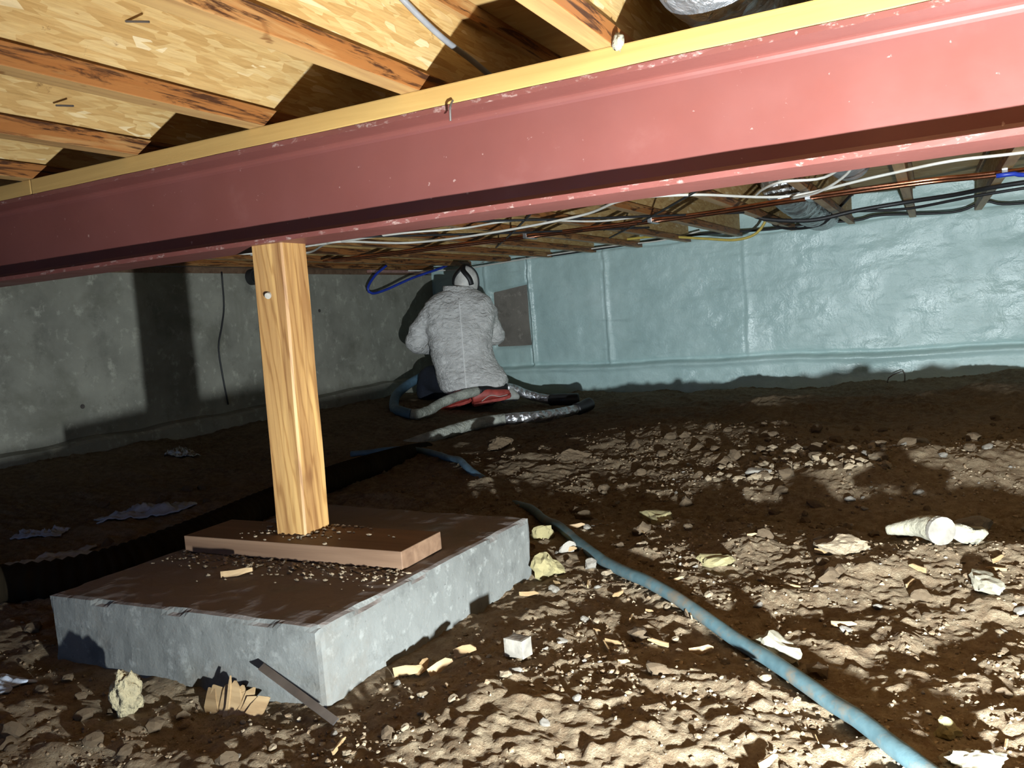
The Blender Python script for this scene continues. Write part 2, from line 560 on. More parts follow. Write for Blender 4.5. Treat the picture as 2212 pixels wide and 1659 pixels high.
# ------------------------------------------------------------------ setting: dirt floor, walls, subfloor
def axis_pts(segs):
    out = []
    for a, b, s in segs:
        out.append(np.arange(a, b - 1e-6, s))
    out.append([segs[-1][1]])
    return np.concatenate(out)
gx = axis_pts([(XL - .1, -2.6, .022), (-2.6, -1.7, .014), (-1.7, -1.2, .0085), (-1.2, .42, .0052), (.42, 1.0, .012), (1.0, XR + .1, .04)])
gy = axis_pts([(YB - .1, .3, .05), (.3, .7, .018), (.7, 2.2, .0052), (2.2, 3.4, .009), (3.4, 4.8, .017), (4.8, YF + .1, .025)])
GX, GY = np.meshgrid(gx, gy)
GZ = ground(GX, GY)
nx, ny = len(gx), len(gy)
I = np.arange(nx * ny).reshape(ny, nx)
FQ = np.stack([I[:-1, :-1], I[:-1, 1:], I[1:, 1:], I[1:, :-1]], -1).reshape(-1, 4)
fl = make('floor', np.stack([GX, GY, GZ], -1).reshape(-1, 3), FQ, 'dirt', smooth=True)
tag(fl, 'uneven brown dirt floor of the crawl space', 'floor', kind='structure')

o = MB().box(XL - .2, XR + .2, YB - .2, YF + .2, ZS, ZS + .019).make('ceiling', 'strand_board', loc=(0, 2, ZS))
tag(o, 'strand board subfloor over the joists', 'ceiling', kind='structure')

# left concrete wall with its spread footing ledge
o = MB().box(XL - .2, XL, YB - .2, YF + .2, -.3, 1.07).make('wall_left', 'wall_concrete', loc=(XL, 2, 0))
tag(o, 'bare grey concrete foundation wall on the left', 'wall', kind='structure')
ledge_y = np.arange(YB, YF + .01, .06)
V = []; F = []
for i, y in enumerate(ledge_y):
    d = .085 + .02 * float(perlin(np.array([y * 3.0]), np.array([.5]))[0])
    t = .135 + .018 * float(perlin(np.array([y * 4.0]), np.array([7.5]))[0])
    V += [(XL, y, t + .02), (XL + d - .015, y, t + .008), (XL + d, y, t - .01), (XL + d + .02, y, -.2)]
for i in range(len(ledge_y) - 1):
    for j in range(3):
        F.append([i * 4 + j, i * 4 + j + 1, i * 4 + j + 5, i * 4 + j + 4])
make('footing_ledge', V, F, 'wall_concrete', parent=bpy.data.objects['wall_left'], smooth=False)
for yy, zz in ((2.98, .33), (5.05, .79)):
    if True:
        tp, tf = tube([(XL - .004, yy, zz), (XL + .004, yy, zz)], .013, 10, .004)
        make('form_tie', tp, tf, 'rusty_steel', parent=bpy.data.objects['wall_left'])
make('sill_board', *bevel_box(XL - .14, XL + .002, YB, YF - .15, 1.07, ZJ, .003), 'plank_wood', parent=bpy.data.objects['wall_left'])

# far concrete wall and the sprayed foam on it
o = MB().box(XL - .2, XR + .2, YF, YF + .2, -.3, ZS).make('wall_far', 'bare_concrete', loc=(0, YF, 0))
wall_far = tag(o, 'far foundation wall sprayed with pale blue-green foam', 'wall', kind='structure')
fx = np.arange(XL, XR + .001, .0125); fz = np.arange(-.30, ZS + .001, .0125)
FX, FZ = np.meshgrid(fx, fz)
wx = FX + .02 * perlin(FX * 3, FZ * 3); wz = FZ + .02 * perlin(FX * 3 + 9, FZ * 3)
D = .040 + .010 * perlin(FX * 1.6, FZ * 2.2) + .006 * perlin(FX * 5, FZ * 5) + .0035 * perlin(FX * 16, FZ * 16)
D += ss(-2.3, -1.6, FX) * .014 * perlin(FX * 1.6 + 2, FZ * 7 + 4)
D += ss(-1.9, -2.6, FX) * .008 * perlin(FX * 9 + 2, FZ * 1.2 + 4)
# lower lift: a fat bead along the base
lipz = .150 + .020 * perlin(FX * 1.4 + 3, FX * 0 + 2.2) + .006 * perlin(FX * 7, FX * 0 + 1)
D += .040 * ss(.012, -.012, FZ - lipz) + .022 * np.exp(-((FZ - lipz + .02) / .022) ** 2)
D -= .022 * np.exp(-((FZ - lipz - .020) / .009) ** 2)
D += .02 * ss(.02, -.1, FZ)
# upright seams between passes
for sx, dep, wd, rid in ((-3.20, .050, .009, .026), (-3.65, .008, .008, .010), (-2.485, .012, .006, .014), (-1.32, .005, .008, .006)):
    c = sx + .015 * perlin(FZ * 3 + sx, FZ * 0 + 3) + .006 * perlin(FZ * 11 + sx, FZ * 0 + 5)
    k = ss(lipz - .0, lipz + .02, FZ) * ss(1.2, 1.12, FZ)
    D += k * (rid * np.exp(-((FX - c - .022) / .02) ** 2) - dep * np.exp(-((FX - c) / wd) ** 2))
D -= .018 * ss(-3.19, -3.23, FX) * ss(lipz, lipz + .05, FZ)
# foam thins out above the wall top, in the joist bays
topz = 1.135 + .02 * perlin(FX * 2.3, FX * 0 + 6)
D -= .030 * np.exp(-((FZ - topz) / .010) ** 2)
D -= .018 * ss(topz, topz + .05, FZ)
# one patch between two seams is still unsprayed
px = np.maximum(-3.56 - wx, wx + 3.225); pz = np.maximum(.36 - wz, wz - (.88 + .10 * (wx + 3.4)))
pd = np.maximum(px, pz)
D = D * ss(-.005, .035, pd) - .012 * ss(.012, -.012, pd)
nx, ny = len(fx), len(fz)
I = np.arange(nx * ny).reshape(ny, nx)
FQ = np.stack([I[:-1, :-1], I[:-1, 1:], I[1:, 1:], I[1:, :-1]], -1).reshape(-1, 4)
o = make('spray_foam', np.stack([FX, YF - D, FZ], -1).reshape(-1, 3), FQ, 'spray_foam', parent=wall_far, smooth=True)
tag(o, 'pale blue-green sprayed foam skin with seams and a thick bottom bead')

# walls out of view that close the crawl space; the back one has the access hatch
o = MB().box(XR, XR + .2, YB - .2, YF + .2, -.3, ZS).make('wall_right', 'wall_concrete', loc=(XR, 2, 0))
tag(o, 'concrete foundation wall on the right', 'wall', kind='structure')
b = MB()
b.box(XL - .2, -2.3, YB - .2, YB, -.3, ZS); b.box(-1.5, XR + .2, YB - .2, YB, -.3, ZS)
b.box(-2.3, -1.5, YB - .2, YB, -.3, .38); b.box(-2.3, -1.5, YB - .2, YB, .92, ZS)
o = b.make('wall_back', 'wall_concrete', loc=(0, YB, 0))
tag(o, 'concrete foundation wall with the access hatch', 'wall', kind='structure')

# ------------------------------------------------------------------ floor joists
jl0, jl1 = YB + .02, YF - .075
FWD, FHT = .0445, .040
def joist_meshes():
    yc = 0; L = (jl1 - jl0) / 2
    V, F = bevel_box(-FWD, 0, -L, L, 0, FHT, .002)
    bot = mesh('bottom_flange', V, F, 'flange_lumber')
    V, F = bevel_box(-FWD, 0, -L, L, JD - FHT, JD - .0005, .002)
    top = mesh('top_flange', V, F, 'flange_lumber')
    V, F = bevel_box(-FWD / 2 - .005, -FWD / 2 + .005, -L, L, FHT - .004, JD - FHT + .004, .0005)
    web = mesh('web', V, F, 'strand_board')
    return bot, top, web
JM = joist_meshes()
place = {0: 'ending nearest the left edge above the beam', 1: 'third from the left above the red beam',
         2: 'with stained side crossing left of the grey cable', 3: 'with spotted underside ending beside the grey cable',
         4: 'ending just left of the silver duct'}
for i in range(-5, 10):
    x = JX0 + i * JS
    j = empty('floor_joist', (x, (jl0 + jl1) / 2, ZJ))
    for nm, me in zip(('bottom_flange', 'top_flange', 'web'), JM):
        c = bpy.data.objects.new(nm, me); COL.objects.link(c); c.parent = j
    lab = {-5: 'wood joist lying along the left concrete wall top',
           -4: 'wood joist second out from the left concrete wall, above the blue tube loop',
           -3: 'wood joist third out from the left concrete wall',
           -2: 'wood joist fourth out from the left concrete wall',
           -1: 'wood joist fifth out from the left concrete wall',
           0: 'strand board joist at the far left edge, last visible above the red beam',
           1: 'strand board joist with dark stained flange, second from the left edge above the red beam',
           2: 'strand board joist with long charred flange, third from the left above the red beam',
           3: 'strand board joist with spotted underside, beside the hanging grey cable',
           4: 'strand board joist with wide tan underside, left of the silver duct',
           5: 'joist running to the foam wall just right of the silver duct bay',
           6: 'joist leaning across the upper right gap under the red beam',
           7: 'rightmost joist crossing the gap at the right edge'}.get(i, 'strand board joist right of the frame, %s' % ('nearer' if i == 8 else 'farther'))
    tag(j, lab, 'joist', 'floor joists')

# ------------------------------------------------------------------ steel beam and nailer planks
def ibeam():
    h, bw, tf, tw, r = BEAM_H, .135, .013, .009, .014
    half = []
    # near-side profile going up: (y, z) from the web centre, near side is -y
    pr = [(-bw / 2, 0), (-bw / 2, tf * .8)]
    pr.append((-tw / 2 - r, tf))
    for k in range(1, 5):
        a = k / 4 * PI / 2
        pr.append((-tw / 2 - r + r * math.sin(a), tf + r - r * math.cos(a)))
    up = [(y, h - z) for y, z in pr[::-1]]
    near = pr + up
    far = [(-y, z) for y, z in near[::-1]]
    prof = near + far
    xs = [XL - .05] + list(np.arange(-4.1, XR, .05)) + [XR + .05]
    V = []
    for x in xs:
        for k, (y, z) in enumerate(prof):
            jit = .0
            if abs(abs(y) - bw / 2) < 1e-6:
                jit = .0016 * (mnoise.noise(Vector((x * 9, k * 3.1, 0))))
            V.append((x, BEAM_Y + bw / 2 + y + jit, BEAM_Z + z))
    n = len(prof); F = []
    for i in range(len(xs) - 1):
        for j in range(n):
            k = (j + 1) % n
            F.append([i * n + j, (i + 1) * n + j, (i + 1) * n + k, i * n + k])
    F.append(list(range(n))); F.append([(len(xs) - 1) * n + j for j in range(n)][::-1])
    return V, F
V, F = ibeam()
o = make('steel_beam', V, F, 'red_oxide_paint', loc=(-1, BEAM_Y + .067, BEAM_Z))
tag(o, 'long red-primed steel beam crossing the whole crawl space', 'beam')
zt = BEAM_Z + BEAM_H
for a, b_, lab in ((XL, -2.118, 'short end of yellow timber on top of the red beam at the left edge'), (-2.114, XR, 'long yellow timber plank lying on top of the red beam')):
    V, F = bevel_box(a, b_, BEAM_Y + .001, BEAM_Y + .131, zt + .0006, ZJ, .003)
    tag(make('nailer_plank', V, F, 'nailer_wood', loc=((a + b_) / 2, BEAM_Y + .066, zt)), lab, 'plank', 'planks on the steel beam')

# ------------------------------------------------------------------ concrete footing, base board and post
def rough_block(corners, z0, z1, step, amp, edge):
    """an uneven block over a four-cornered plan; edges worn and chipped"""
    c = np.array(corners, float)
    ux = int(np.linalg.norm(c[1] - c[0]) / step); uy = int(np.linalg.norm(c[3] - c[0]) / step); uz = max(2, int((z1 - z0) / step))
    bm = bmesh.new()
    idx = {}
    def P(i, j, k):
        u, v, t = i / ux, j / uy, k / uz
        xy = c[0] * (1 - u) * (1 - v) + c[1] * u * (1 - v) + c[2] * u * v + c[3] * (1 - u) * v
        p = Vector((xy[0], xy[1], z0 + (z1 - z0) * t))
        n = Vector(((i == ux) - (i == 0), (j == uy) - (j == 0), (k == uz) - (k == 0)))
        ne = abs(n.x) + abs(n.y) + abs(n.z)
        d = amp * (mnoise.noise(p * 9) + .6 * mnoise.noise(p * 31))
        if ne >= 2:
            d -= edge * (.35 + max(0, mnoise.noise(p * 14 + Vector((4, 2, 9)))) * 2.2)
        return p + n.normalized() * d
    def vert(i, j, k):
        if (i, j, k) not in idx: idx[(i, j, k)] = bm.verts.new(P(i, j, k))
        return idx[(i, j, k)]
    for i in range(ux):
        for j in range(uy):
            bm.faces.new([vert(i, j, uz), vert(i + 1, j, uz), vert(i + 1, j + 1, uz), vert(i, j + 1, uz)])
    for i in range(ux):
        for k in range(uz):
            bm.faces.new([vert(i, 0, k), vert(i + 1, 0, k), vert(i + 1, 0, k + 1), vert(i, 0, k + 1)])
            bm.faces.new([vert(i + 1, uy, k), vert(i, uy, k), vert(i, uy, k + 1), vert(i + 1, uy, k + 1)])
    for j in range(uy):
        for k in range(uz):
            bm.faces.new([vert(ux, j, k), vert(ux, j + 1, k), vert(ux, j + 1, k + 1), vert(ux, j, k + 1)])
            bm.faces.new([vert(0, j + 1, k), vert(0, j, k), vert(0, j, k + 1), vert(0, j + 1, k + 1)])
    V = [v.co[:] for v in bm.verts]
    bm.verts.index_update()
    F = [[v.index for v in f.verts] for f in bm.faces]
    bm.free()
    return V, F
ZF = .138
V, F = rough_block([(-1.704, 1.074), (-.973, 1.087), (-.930, 1.850), (-1.67, 1.90)], -.10, ZF, .012, .003, .009)
o = make('concrete_footing', V, F, 'footing_concrete', loc=(-1.33, 1.47, -.1))
tag(o, 'chipped square concrete footing block under the wooden post', 'footing')
V, F = bevel_box(-1.648, -1.006, 1.395, 1.552, ZF + .002, ZF + .042, .002)
tag(make('base_board', V, F, 'plank_wood', loc=(-1.33, 1.47, ZF)), 'short brown board lying on the concrete footing below the post', 'board')

def post():
    xs0, xs1, y0, y1 = -1.402, -1.312, 1.452, 1.541
    z0, z1 = ZF + .042, BEAM_Z
    n = 40
    V = []; F = []
    prof = [(0, .05), (0, .0), (.05, 0), (.95, 0), (1, .05), (1, .95), (.95, 1), (.05, 1), (0, .95)]
    prof = prof[2:] + [(0, .05)]
    m = len(prof)
    for i in range(n + 1):
        t = i / n
        z = z0 + (z1 - z0) * t
        ang = .05 * math.sin(t * 2.2)
        for k, (u, v) in enumerate(prof):
            x = xs0 + (xs1 - xs0) * u; y = y0 + (y1 - y0) * v
            q = Vector((x * 3, y * 3 + k, z * 5))
            cx, cy = (xs0 + xs1) / 2, (y0 + y1) / 2
            dx, dy = x - cx, y - cy
            x = cx + dx * math.cos(ang) - dy * math.sin(ang) + .0015 * mnoise.noise(q) + .012 * t
            y = cy + dx * math.sin(ang) + dy * math.cos(ang) + .0015 * mnoise.noise(q + Vector((5, 5, 5)))
            V.append((x, y, z))
    for i in range(n):
        for k in range(m):
            l = (k + 1) % m
            F.append([i * m + k, i * m + l, (i + 1) * m + l, (i + 1) * m + k])
    F.append(list(range(m))[::-1]); F.append([n * m + k for k in range(m)])
    return V, F
V, F = post()
pst = make('support_post', V, F, 'post_wood', loc=(-1.357, 1.4965, ZF + .042))
tag(pst, 'square honey-coloured timber post standing on the footing under the red beam', 'post')
tp, tf = tube([(-1.350, 1.455, .745), (-1.346, 1.445, .741)], .0075, 10, .003)
make('plug', tp, tf, 'stone_pale', parent=pst)

# ------------------------------------------------------------------ rocks, scraps, splinters
def ico(sub=2):
    bm = bmesh.new(); bmesh.ops.create_icosphere(bm, subdivisions=sub, radius=1)
    V = np.array([v.co[:] for v in bm.verts]); F = [[v.index for v in f.verts] for f in bm.faces]; bm.free()
    return V, F
def rock_mesh(seed, mat, sub=3, ang=.35, fine=.08, flat=(1, .8, .55), smooth=False):
    V, F = ico(sub)
    out = []
    rr = random.Random(seed)
    cuts = [(Vector((rr.gauss(0, 1), rr.gauss(0, 1), rr.gauss(0, 1))).normalized(), rr.uniform(.55, .85)) for _ in range(9)]
    for v in V:
        p = Vector(v)
        if cuts:
            for n_, dd in cuts:
                e = p.dot(n_) - dd
                if e > 0: p -= n_ * e
        d = 1 + ang * mnoise.noise(p * 1.1 + Vector((seed * 3.7, seed, 0))) + fine * mnoise.noise(p * 4 + Vector((seed, 0, seed))) + fine * .6 * mnoise.noise(p * 9 + Vector((seed, seed, 0)))
        out.append((p.x * d * flat[0], p.y * d * flat[1], p.z * d * flat[2]))
    return mesh('rock', out, F, mat, smooth)
def put(name, me, x, y, s, label, cat, group=None, rz=None, sink=.25, z=None, tilt=0.0, sz=None):
    o = bpy.data.objects.new(name, me); COL.objects.link(o)
    h = max(v.co.z for v in me.vertices) * (sz or s)
    o.scale = (s, s, sz or s)
    o.rotation_euler = (tilt, tilt * .6, rz if rz is not None else random.uniform(0, 6.28))
    o.location = (x, y, (gz(x, y) if z is None else z) + h * (1 - 2 * sink))
    return tag(o, label, cat, group)

# singled-out pieces lying on the dirt
put('foam_scrap', rock_mesh(1, 'pale_foam_scrap', ang=.5, fine=.2, flat=(1.2, .75, .6)), -.274, 1.533, .045, 'cream lump of foam lying right of the long hose', 'foam scrap', rz=-.6)
put('foam_scrap', rock_mesh(2, 'pale_foam_scrap', ang=.5, fine=.25, flat=(1.2, .8, .5)), .083, 1.923, .045, 'pale yellow foam lump near the right edge of the dirt', 'foam scrap')
put('foam_scrap', rock_mesh(3, 'foam_scrap', ang=.5, fine=.3, flat=(1, .8, .8)), -1.03, 2.13, .036, 'yellow foam chunk behind the far footing corner', 'foam scrap')
put('foam_scrap', rock_mesh(4, 'foam_scrap', ang=.5, fine=.3, flat=(1, .8, 1)), -.885, 1.85, .040, 'yellow foam chunk against the right face of the footing', 'foam scrap')
put('foam_scrap', rock_mesh(5, 'foam_scrap', ang=.5, fine=.25, flat=(1.6, .8, .5)), -.489, 1.99, .038, 'yellowish foam strip between the hose and the tan boulder', 'foam scrap')
put('foam_scrap', rock_mesh(6, 'foam_scrap', ang=.4, fine=.2, flat=(1, .8, .7)), .001, 1.309, .020, 'small yellow foam bit beside the near end of the hose', 'foam scrap')
put('foam_scrap', rock_mesh(16, 'foam_scrap', ang=.5, fine=.25, flat=(1.3, .9, .5)), -.78, 2.45, .055, 'flat ochre foam slab on the dirt past the hose end', 'foam scrap')
put('rock', rock_mesh(7, 'stone_grey', ang=.5, fine=.08, flat=(1.2, .8, .6)), .093, 2.58, .045, 'angular grey rock near the right edge on the shaded dirt', 'rock', rz=.5)
put('rock', rock_mesh(8, 'stone_pale', ang=.3, fine=.05, flat=(1.3, .8, .5)), -.572, 3.0, .035, 'white oval stone at the foot of the gravelly mound', 'stone', rz=.3)
put('rock', rock_mesh(9, 'stone_pale', ang=.3, flat=(1, .9, .9)), -.907, 2.02, .026, 'round pale stone touching the left side of the hose', 'stone')
put('rock', rock_mesh(10, 'stone_grey', ang=.2, flat=(1, .9, .85)), -.793, 1.905, .019, 'small round grey stone under the hose near the footing', 'stone')
put('rock', rock_mesh(11, 'foam_scrap', ang=.4, fine=.12, flat=(1, .9, .9)), -.093, 2.41, .022, 'yellow pebble standing out on the dark dirt', 'stone')
put('rock', rock_mesh(12, 'stone_tan', 4, ang=.35, fine=.16, flat=(1.3, .9, .5)), -.215, 2.10, .060, 'broad tan boulder half sunk beside the rolled foam', 'rock')
put('rock', rock_mesh(13, 'clod', 4, ang=.5, fine=.3, flat=(1.2, .8, .7)), -1.923, 3.56, .06, 'brown clod standing behind the curved blue hose', 'clod')
put('rock', rock_mesh(14, 'clod', 4, ang=.5, fine=.3, flat=(1.3, .8, .6)), -1.435, 3.34, .06, 'brown clod below the silver-taped hose end', 'clod')
put('rock', rock_mesh(15, 'stone_grey', ang=.4, fine=.1, flat=(1.1, .8, .7)), -.053, 3.42, .03, 'grey stone on top of the lit mound', 'rock')

put('foam_scrap', rock_mesh(17, 'pale_foam_scrap', 4, ang=.6, fine=.3, flat=(1.2, .8, .5)), .03, 1.215, .035, 'crumpled white scrap at the bottom edge right of the hose', 'foam scrap', rz=.8)
# rolled foam scrap with a round end
fr = empty('foam_roll', (-.05, 2.15, gz(-.05, 2.15)))
z0 = fr.location.z
V, F = tube([(-.115, 2.20, z0 + .012), (-.075, 2.19, z0 + .022), (-.035, 2.165, z0 + .034), (.002, 2.125, z0 + .038)], .034, 14, .008, rf=lambda t, i: (.35 + .65 * t) * (1 + .10 * mnoise.noise(Vector((i * .8, 3, 1)))))
make('roll', V, F, 'pale_foam_scrap', parent=fr, smooth=True)
V, F = tube([(-.0, 2.127, z0 + .038), (.006, 2.117, z0 + .038)], .034, 16, .004)
make('round_end', V, F, 'stone_grey', parent=fr)
V, F = ico(2)
V = np.array([(.055 + .05 * v[0], 2.17 + .02 * v[1] + .01 * math.sin(v[0] * 9), z0 + .022 + .018 * v[2] * (1 + .6 * math.sin(v[0] * 7 + v[1] * 5))) for v in V])
make('torn_flap', V, F, 'pale_foam_scrap', parent=fr, smooth=True)
tag(fr, 'whitish foam roll with a round cut end on the dirt at right', 'foam scrap')

# whitish cut block
z0 = gz(-.734, 1.367)
V, F = rough_block([(-.756, 1.352), (-.712, 1.346), (-.706, 1.378), (-.75, 1.384)], z0 - .004, z0 + .034, .006, .0015, .003)
tag(make('wood_block', V, F, 'stone_grey', loc=(-.734, 1.367, z0)), 'small whitish square block on the dirt right of the footing', 'block')

# metal strip leaning on the front of the footing
S = np.array([(-1.095, 1.062, .062), (-.905, 1.028, .0)])
S[1, 2] = gz(-.905, 1.028) + .010
d = (S[1] - S[0]) / np.linalg.norm(S[1] - S[0])
nrm = np.array([.1, -.55, .8]); nrm -= d * nrm.dot(d); nrm /= np.linalg.norm(nrm); sd = np.cross(d, nrm)
V = [p + a * sd * .007 + c * nrm * .0015 for p in S for a, c in ((-1, -1), (1, -1), (1, 1), (-1, 1))]
F = [[0, 1, 2, 3], [7, 6, 5, 4]] + [[i, i + 4, (i + 1) % 4 + 4, (i + 1) % 4] for i in range(4)]
tag(make('metal_strip', V, F, 'galvanised', loc=S[1]), 'flat dull metal strip leaning on the front of the footing', 'metal strip')

# fan of splintered wood against the footing
def shard(p0, p1, w, t, tipw=.25, yaw=None):
    p0, p1 = np.array(p0, float), np.array(p1, float)
    d = p1 - p0; d /= np.linalg.norm(d)
    s = np.cross(d, [0.15, -1, .2]); s /= np.linalg.norm(s); n = np.cross(s, d)
    V = []
    for k, (u, ww) in enumerate(((0, 1), (.45, 1.05), (.8, .8), (1, tipw))):
        c = p0 + (p1 - p0) * u + s * w * .12 * math.sin(k * 2.1 + p0[0] * 50)
        V += [c - s * w * ww / 2 - n * t / 2, c + s * w * ww / 2 - n * t / 2, c + s * w * ww / 2 + n * t / 2, c - s * w * ww / 2 + n * t / 2]
    F = [[3, 2, 1, 0], [12, 13, 14, 15]]
    for k in range(3):
        for i in range(4):
            j = (i + 1) % 4
            F.append([k * 4 + i, k * 4 + j, k * 4 + 4 + j, k * 4 + 4 + i])
    return V, F
zf0 = gz(-1.15, 1.03)
sp = empty('splintered_wood', (-1.15, 1.03, zf0))
for k in range(13):
    u = (k - 6) / 6
    x0 = -1.15 + u * .040; h = (.050 * (1 - .45 * abs(u)) if k != 5 else .085) * random.uniform(.7, 1.25)
    V, F = shard((x0, 1.03 + random.uniform(-.004, .004), zf0 - .006), (x0 + u * .03, 1.055 + random.uniform(-.006, .006), zf0 + h), random.uniform(.020, .034) if k != 5 else .006, .004, .08)
    make('splinter', V, F, 'splinter_wood', parent=sp)
tag(sp, 'fan of torn wood splinters standing against the footing front', 'splintered wood')

# wool tuft
tz = gz(-1.322, .955)
V, F = ico(4)
V = np.array([Vector(v) * (1 + .35 * mnoise.noise(Vector(v) * 2) + .25 * mnoise.noise(Vector(v) * 5 + Vector((3, 3, 3)))) for v in V]) * np.array([.026, .024, .042])
V = V + np.array([-1.322, .955, tz + .032])
tag(make('insulation_tuft', V, F, 'insulation_wool', loc=(-1.322, .955, tz), smooth=True), 'yellowish tuft of insulation wool standing in front of the footing', 'insulation')

# crumpled sheets in the shade on the left
def crumple(cx, cy, lx, ly, h, seed, mat, name, label, rz=.4):
    n, m = 40, 26
    V = []; F = []
    for i in range(n):
        for j in range(m):
            u, v = i / (n - 1) * 2 - 1, j / (m - 1) * 2 - 1
            a = math.atan2(v, u); r = max(abs(u), abs(v))
            k = 1 + .35 * mnoise.noise(Vector((math.cos(a) * 1.6, math.sin(a) * 1.6, seed)))
            x, y = u * lx * k, v * ly * k
            X = cx + x * math.cos(rz) - y * math.sin(rz); Y = cy + x * math.sin(rz) + y * math.cos(rz)
            z = gz(X, Y) + .004 + h * (1 - r * r * .8) * (.45 + abs(mnoise.noise(Vector((u * 2.5, v * 2.5, seed)))) * 1.8 + 1.1 * abs(mnoise.noise(Vector((u * 6, v * 5, seed)))) + .5 * abs(mnoise.noise(Vector((u * 14, v * 11, seed)))))
            V.append((X, Y, z))
    for i in range(n - 1):
        for j in range(m - 1):
            a = i * m + j
            F.append([a, a + m, a + m + 1, a + 1])
    o = make(name, V, F, mat, loc=(cx, cy, gz(cx, cy)), smooth=True)
    so = o.modifiers.new('thickness', 'SOLIDIFY'); so.thickness = .004
    return tag(o, label, 'plastic scrap')
crumple(-2.72, 2.15, .17, .08, .022, 3, 'white_plastic', 'plastic_scrap', 'bluish-white crumpled sheeting in the shade behind the dark pipe', .9)
crumple(-2.45, 1.52, .17, .06, .018, 8, 'white_plastic', 'plastic_scrap', 'bluish-white crumpled sheeting at the left edge behind the dark pipe', 1.1)
crumple(-2.85, 1.80, .08, .04, .014, 13, 'white_plastic', 'plastic_scrap', 'small dull scrap of sheeting left of the larger crumpled one', .6)
crumple(-3.55, 3.05, .08, .04, .03, 21, 'plastic_wrap', 'plastic_scrap', 'grey scrap lying at the foot of the left concrete wall', .2)
crumple(-1.70, .90, .09, .05, .012, 31, 'white_plastic', 'plastic_scrap', 'bluish scrap half buried left of the footing front', .3)

# splinters on the footing and next to it
V, F = shard((-1.39, 1.262, ZF + .006), (-1.335, 1.30, ZF + .010), .014, .007, .6)
tag(make('wood_chip', V, F, 'splinter_wood', loc=(-1.36, 1.28, ZF)), 'small orange wood stick lying on the footing top', 'wood chip')
for (x, y, L, a, lab) in ((-.900, 1.235, .055, .35, 'bright wood sliver lying by the right footing face'), (-.845, 1.262, .05, 1.0, 'curled pale wood chip beside the right footing face'),
                          (-.83, 1.33, .045, .2, 'tan wood chip left of the whitish block'), (-.885, 1.26, .04, 1.45, 'reddish wood chip standing at the footing face')):
    z = gz(x, y) + .008
    V, F = shard((x - L / 2 * math.cos(a), y - L / 2 * math.sin(a), z), (x + L / 2 * math.cos(a), y + L / 2 * math.sin(a), z + .012), .018, .004, .3)
    tag(make('wood_chip', V, F, 'splinter_wood', loc=(x, y, z - .008)), lab, 'wood chip')

# countable loose stones, clods and slivers
def scatter_xy(n, reg):
    out = []
    while len(out) < n:
        x = random.uniform(reg[0], reg[1]); y = reg[2] + (reg[3] - reg[2]) * random.random() ** 1.5
        if -1.76 < x < -.9 and 1.03 < y < 1.95: continue
        if math.hypot(x - .24, y - .32) < .5: continue
        out.append((x, y))
    return out
ST = [rock_mesh(40 + k, m, 2, .5, .15, (1.1, .85, .65)) for k, m in enumerate(('stone_grey', 'stone_tan', 'stone_grey', 'clod', 'clod', 'clod'))]
for k, (x, y) in enumerate(scatter_xy(120, (-1.1, .5, .85, 3.6))):
    put('loose_stone', ST[k % 3], x, y, random.choice((.006, .008, .010, .013)) * (1 + .18 * (y - 1)), 'small loose stone scattered on the dirt right of the footing', 'stone', 'small stones on the lit dirt', sink=.2)
for k, (x, y) in enumerate(scatter_xy(110, (-1.2, .6, .8, 4.6))):
    put('dirt_clod', ST[3 + k % 3], x, y, random.choice((.010, .013, .018, .024)) * (1 + .2 * (y - 1)), 'crumbly brown dirt clod on the ground right of the footing', 'clod', 'dirt clods on the lit ground', sink=.32)
for k, (x, y) in enumerate(scatter_xy(60, (-1.3, .45, 2.15, 3.9))):
    put('dirt_clod', ST[3 + k % 3], x, y, random.choice((.014, .018, .026, .036)), 'lumpy brown dirt clod on the dark ground between hose and foam wall', 'clod', 'dirt clods on the far ground', sink=.3)
for k, (x, y) in enumerate(scatter_xy(60, (-3.3, -1.75, .6, 3.6))):
    put('dirt_clod', ST[3 + k % 3], x, y, random.choice((.012, .018, .026)), 'dim dirt clod lying on the shaded ground left of the footing', 'clod', 'dirt clods on the shaded ground', sink=.3)
for k, (x, y) in enumerate(scatter_xy(30, (-1.9, -.9, .66, 1.02))):
    put('dirt_clod', ST[3 + k % 3], x, y, random.choice((.012, .016, .022)), 'brown dirt clod heaped along the front of the footing', 'clod', 'dirt clods in front of the footing', sink=.3)
SH = []
for k in range(4):
    V, F = shard((-.5, 0, 0), (.5, .08 * k - .1, .1), .16 + .05 * k, .07, .3)
    SH.append(mesh('sliver', V, F, 'splinter_wood'))
for k, (x, y) in enumerate(scatter_xy(70, (-1.15, .4, .85, 2.3))):
    s = random.uniform(.018, .05)
    put('wood_sliver', SH[k % 4], x, y, s, 'thin tan wood sliver lying loose on the lit dirt', 'wood sliver', 'wood slivers on the lit dirt', sink=.1, sz=s)

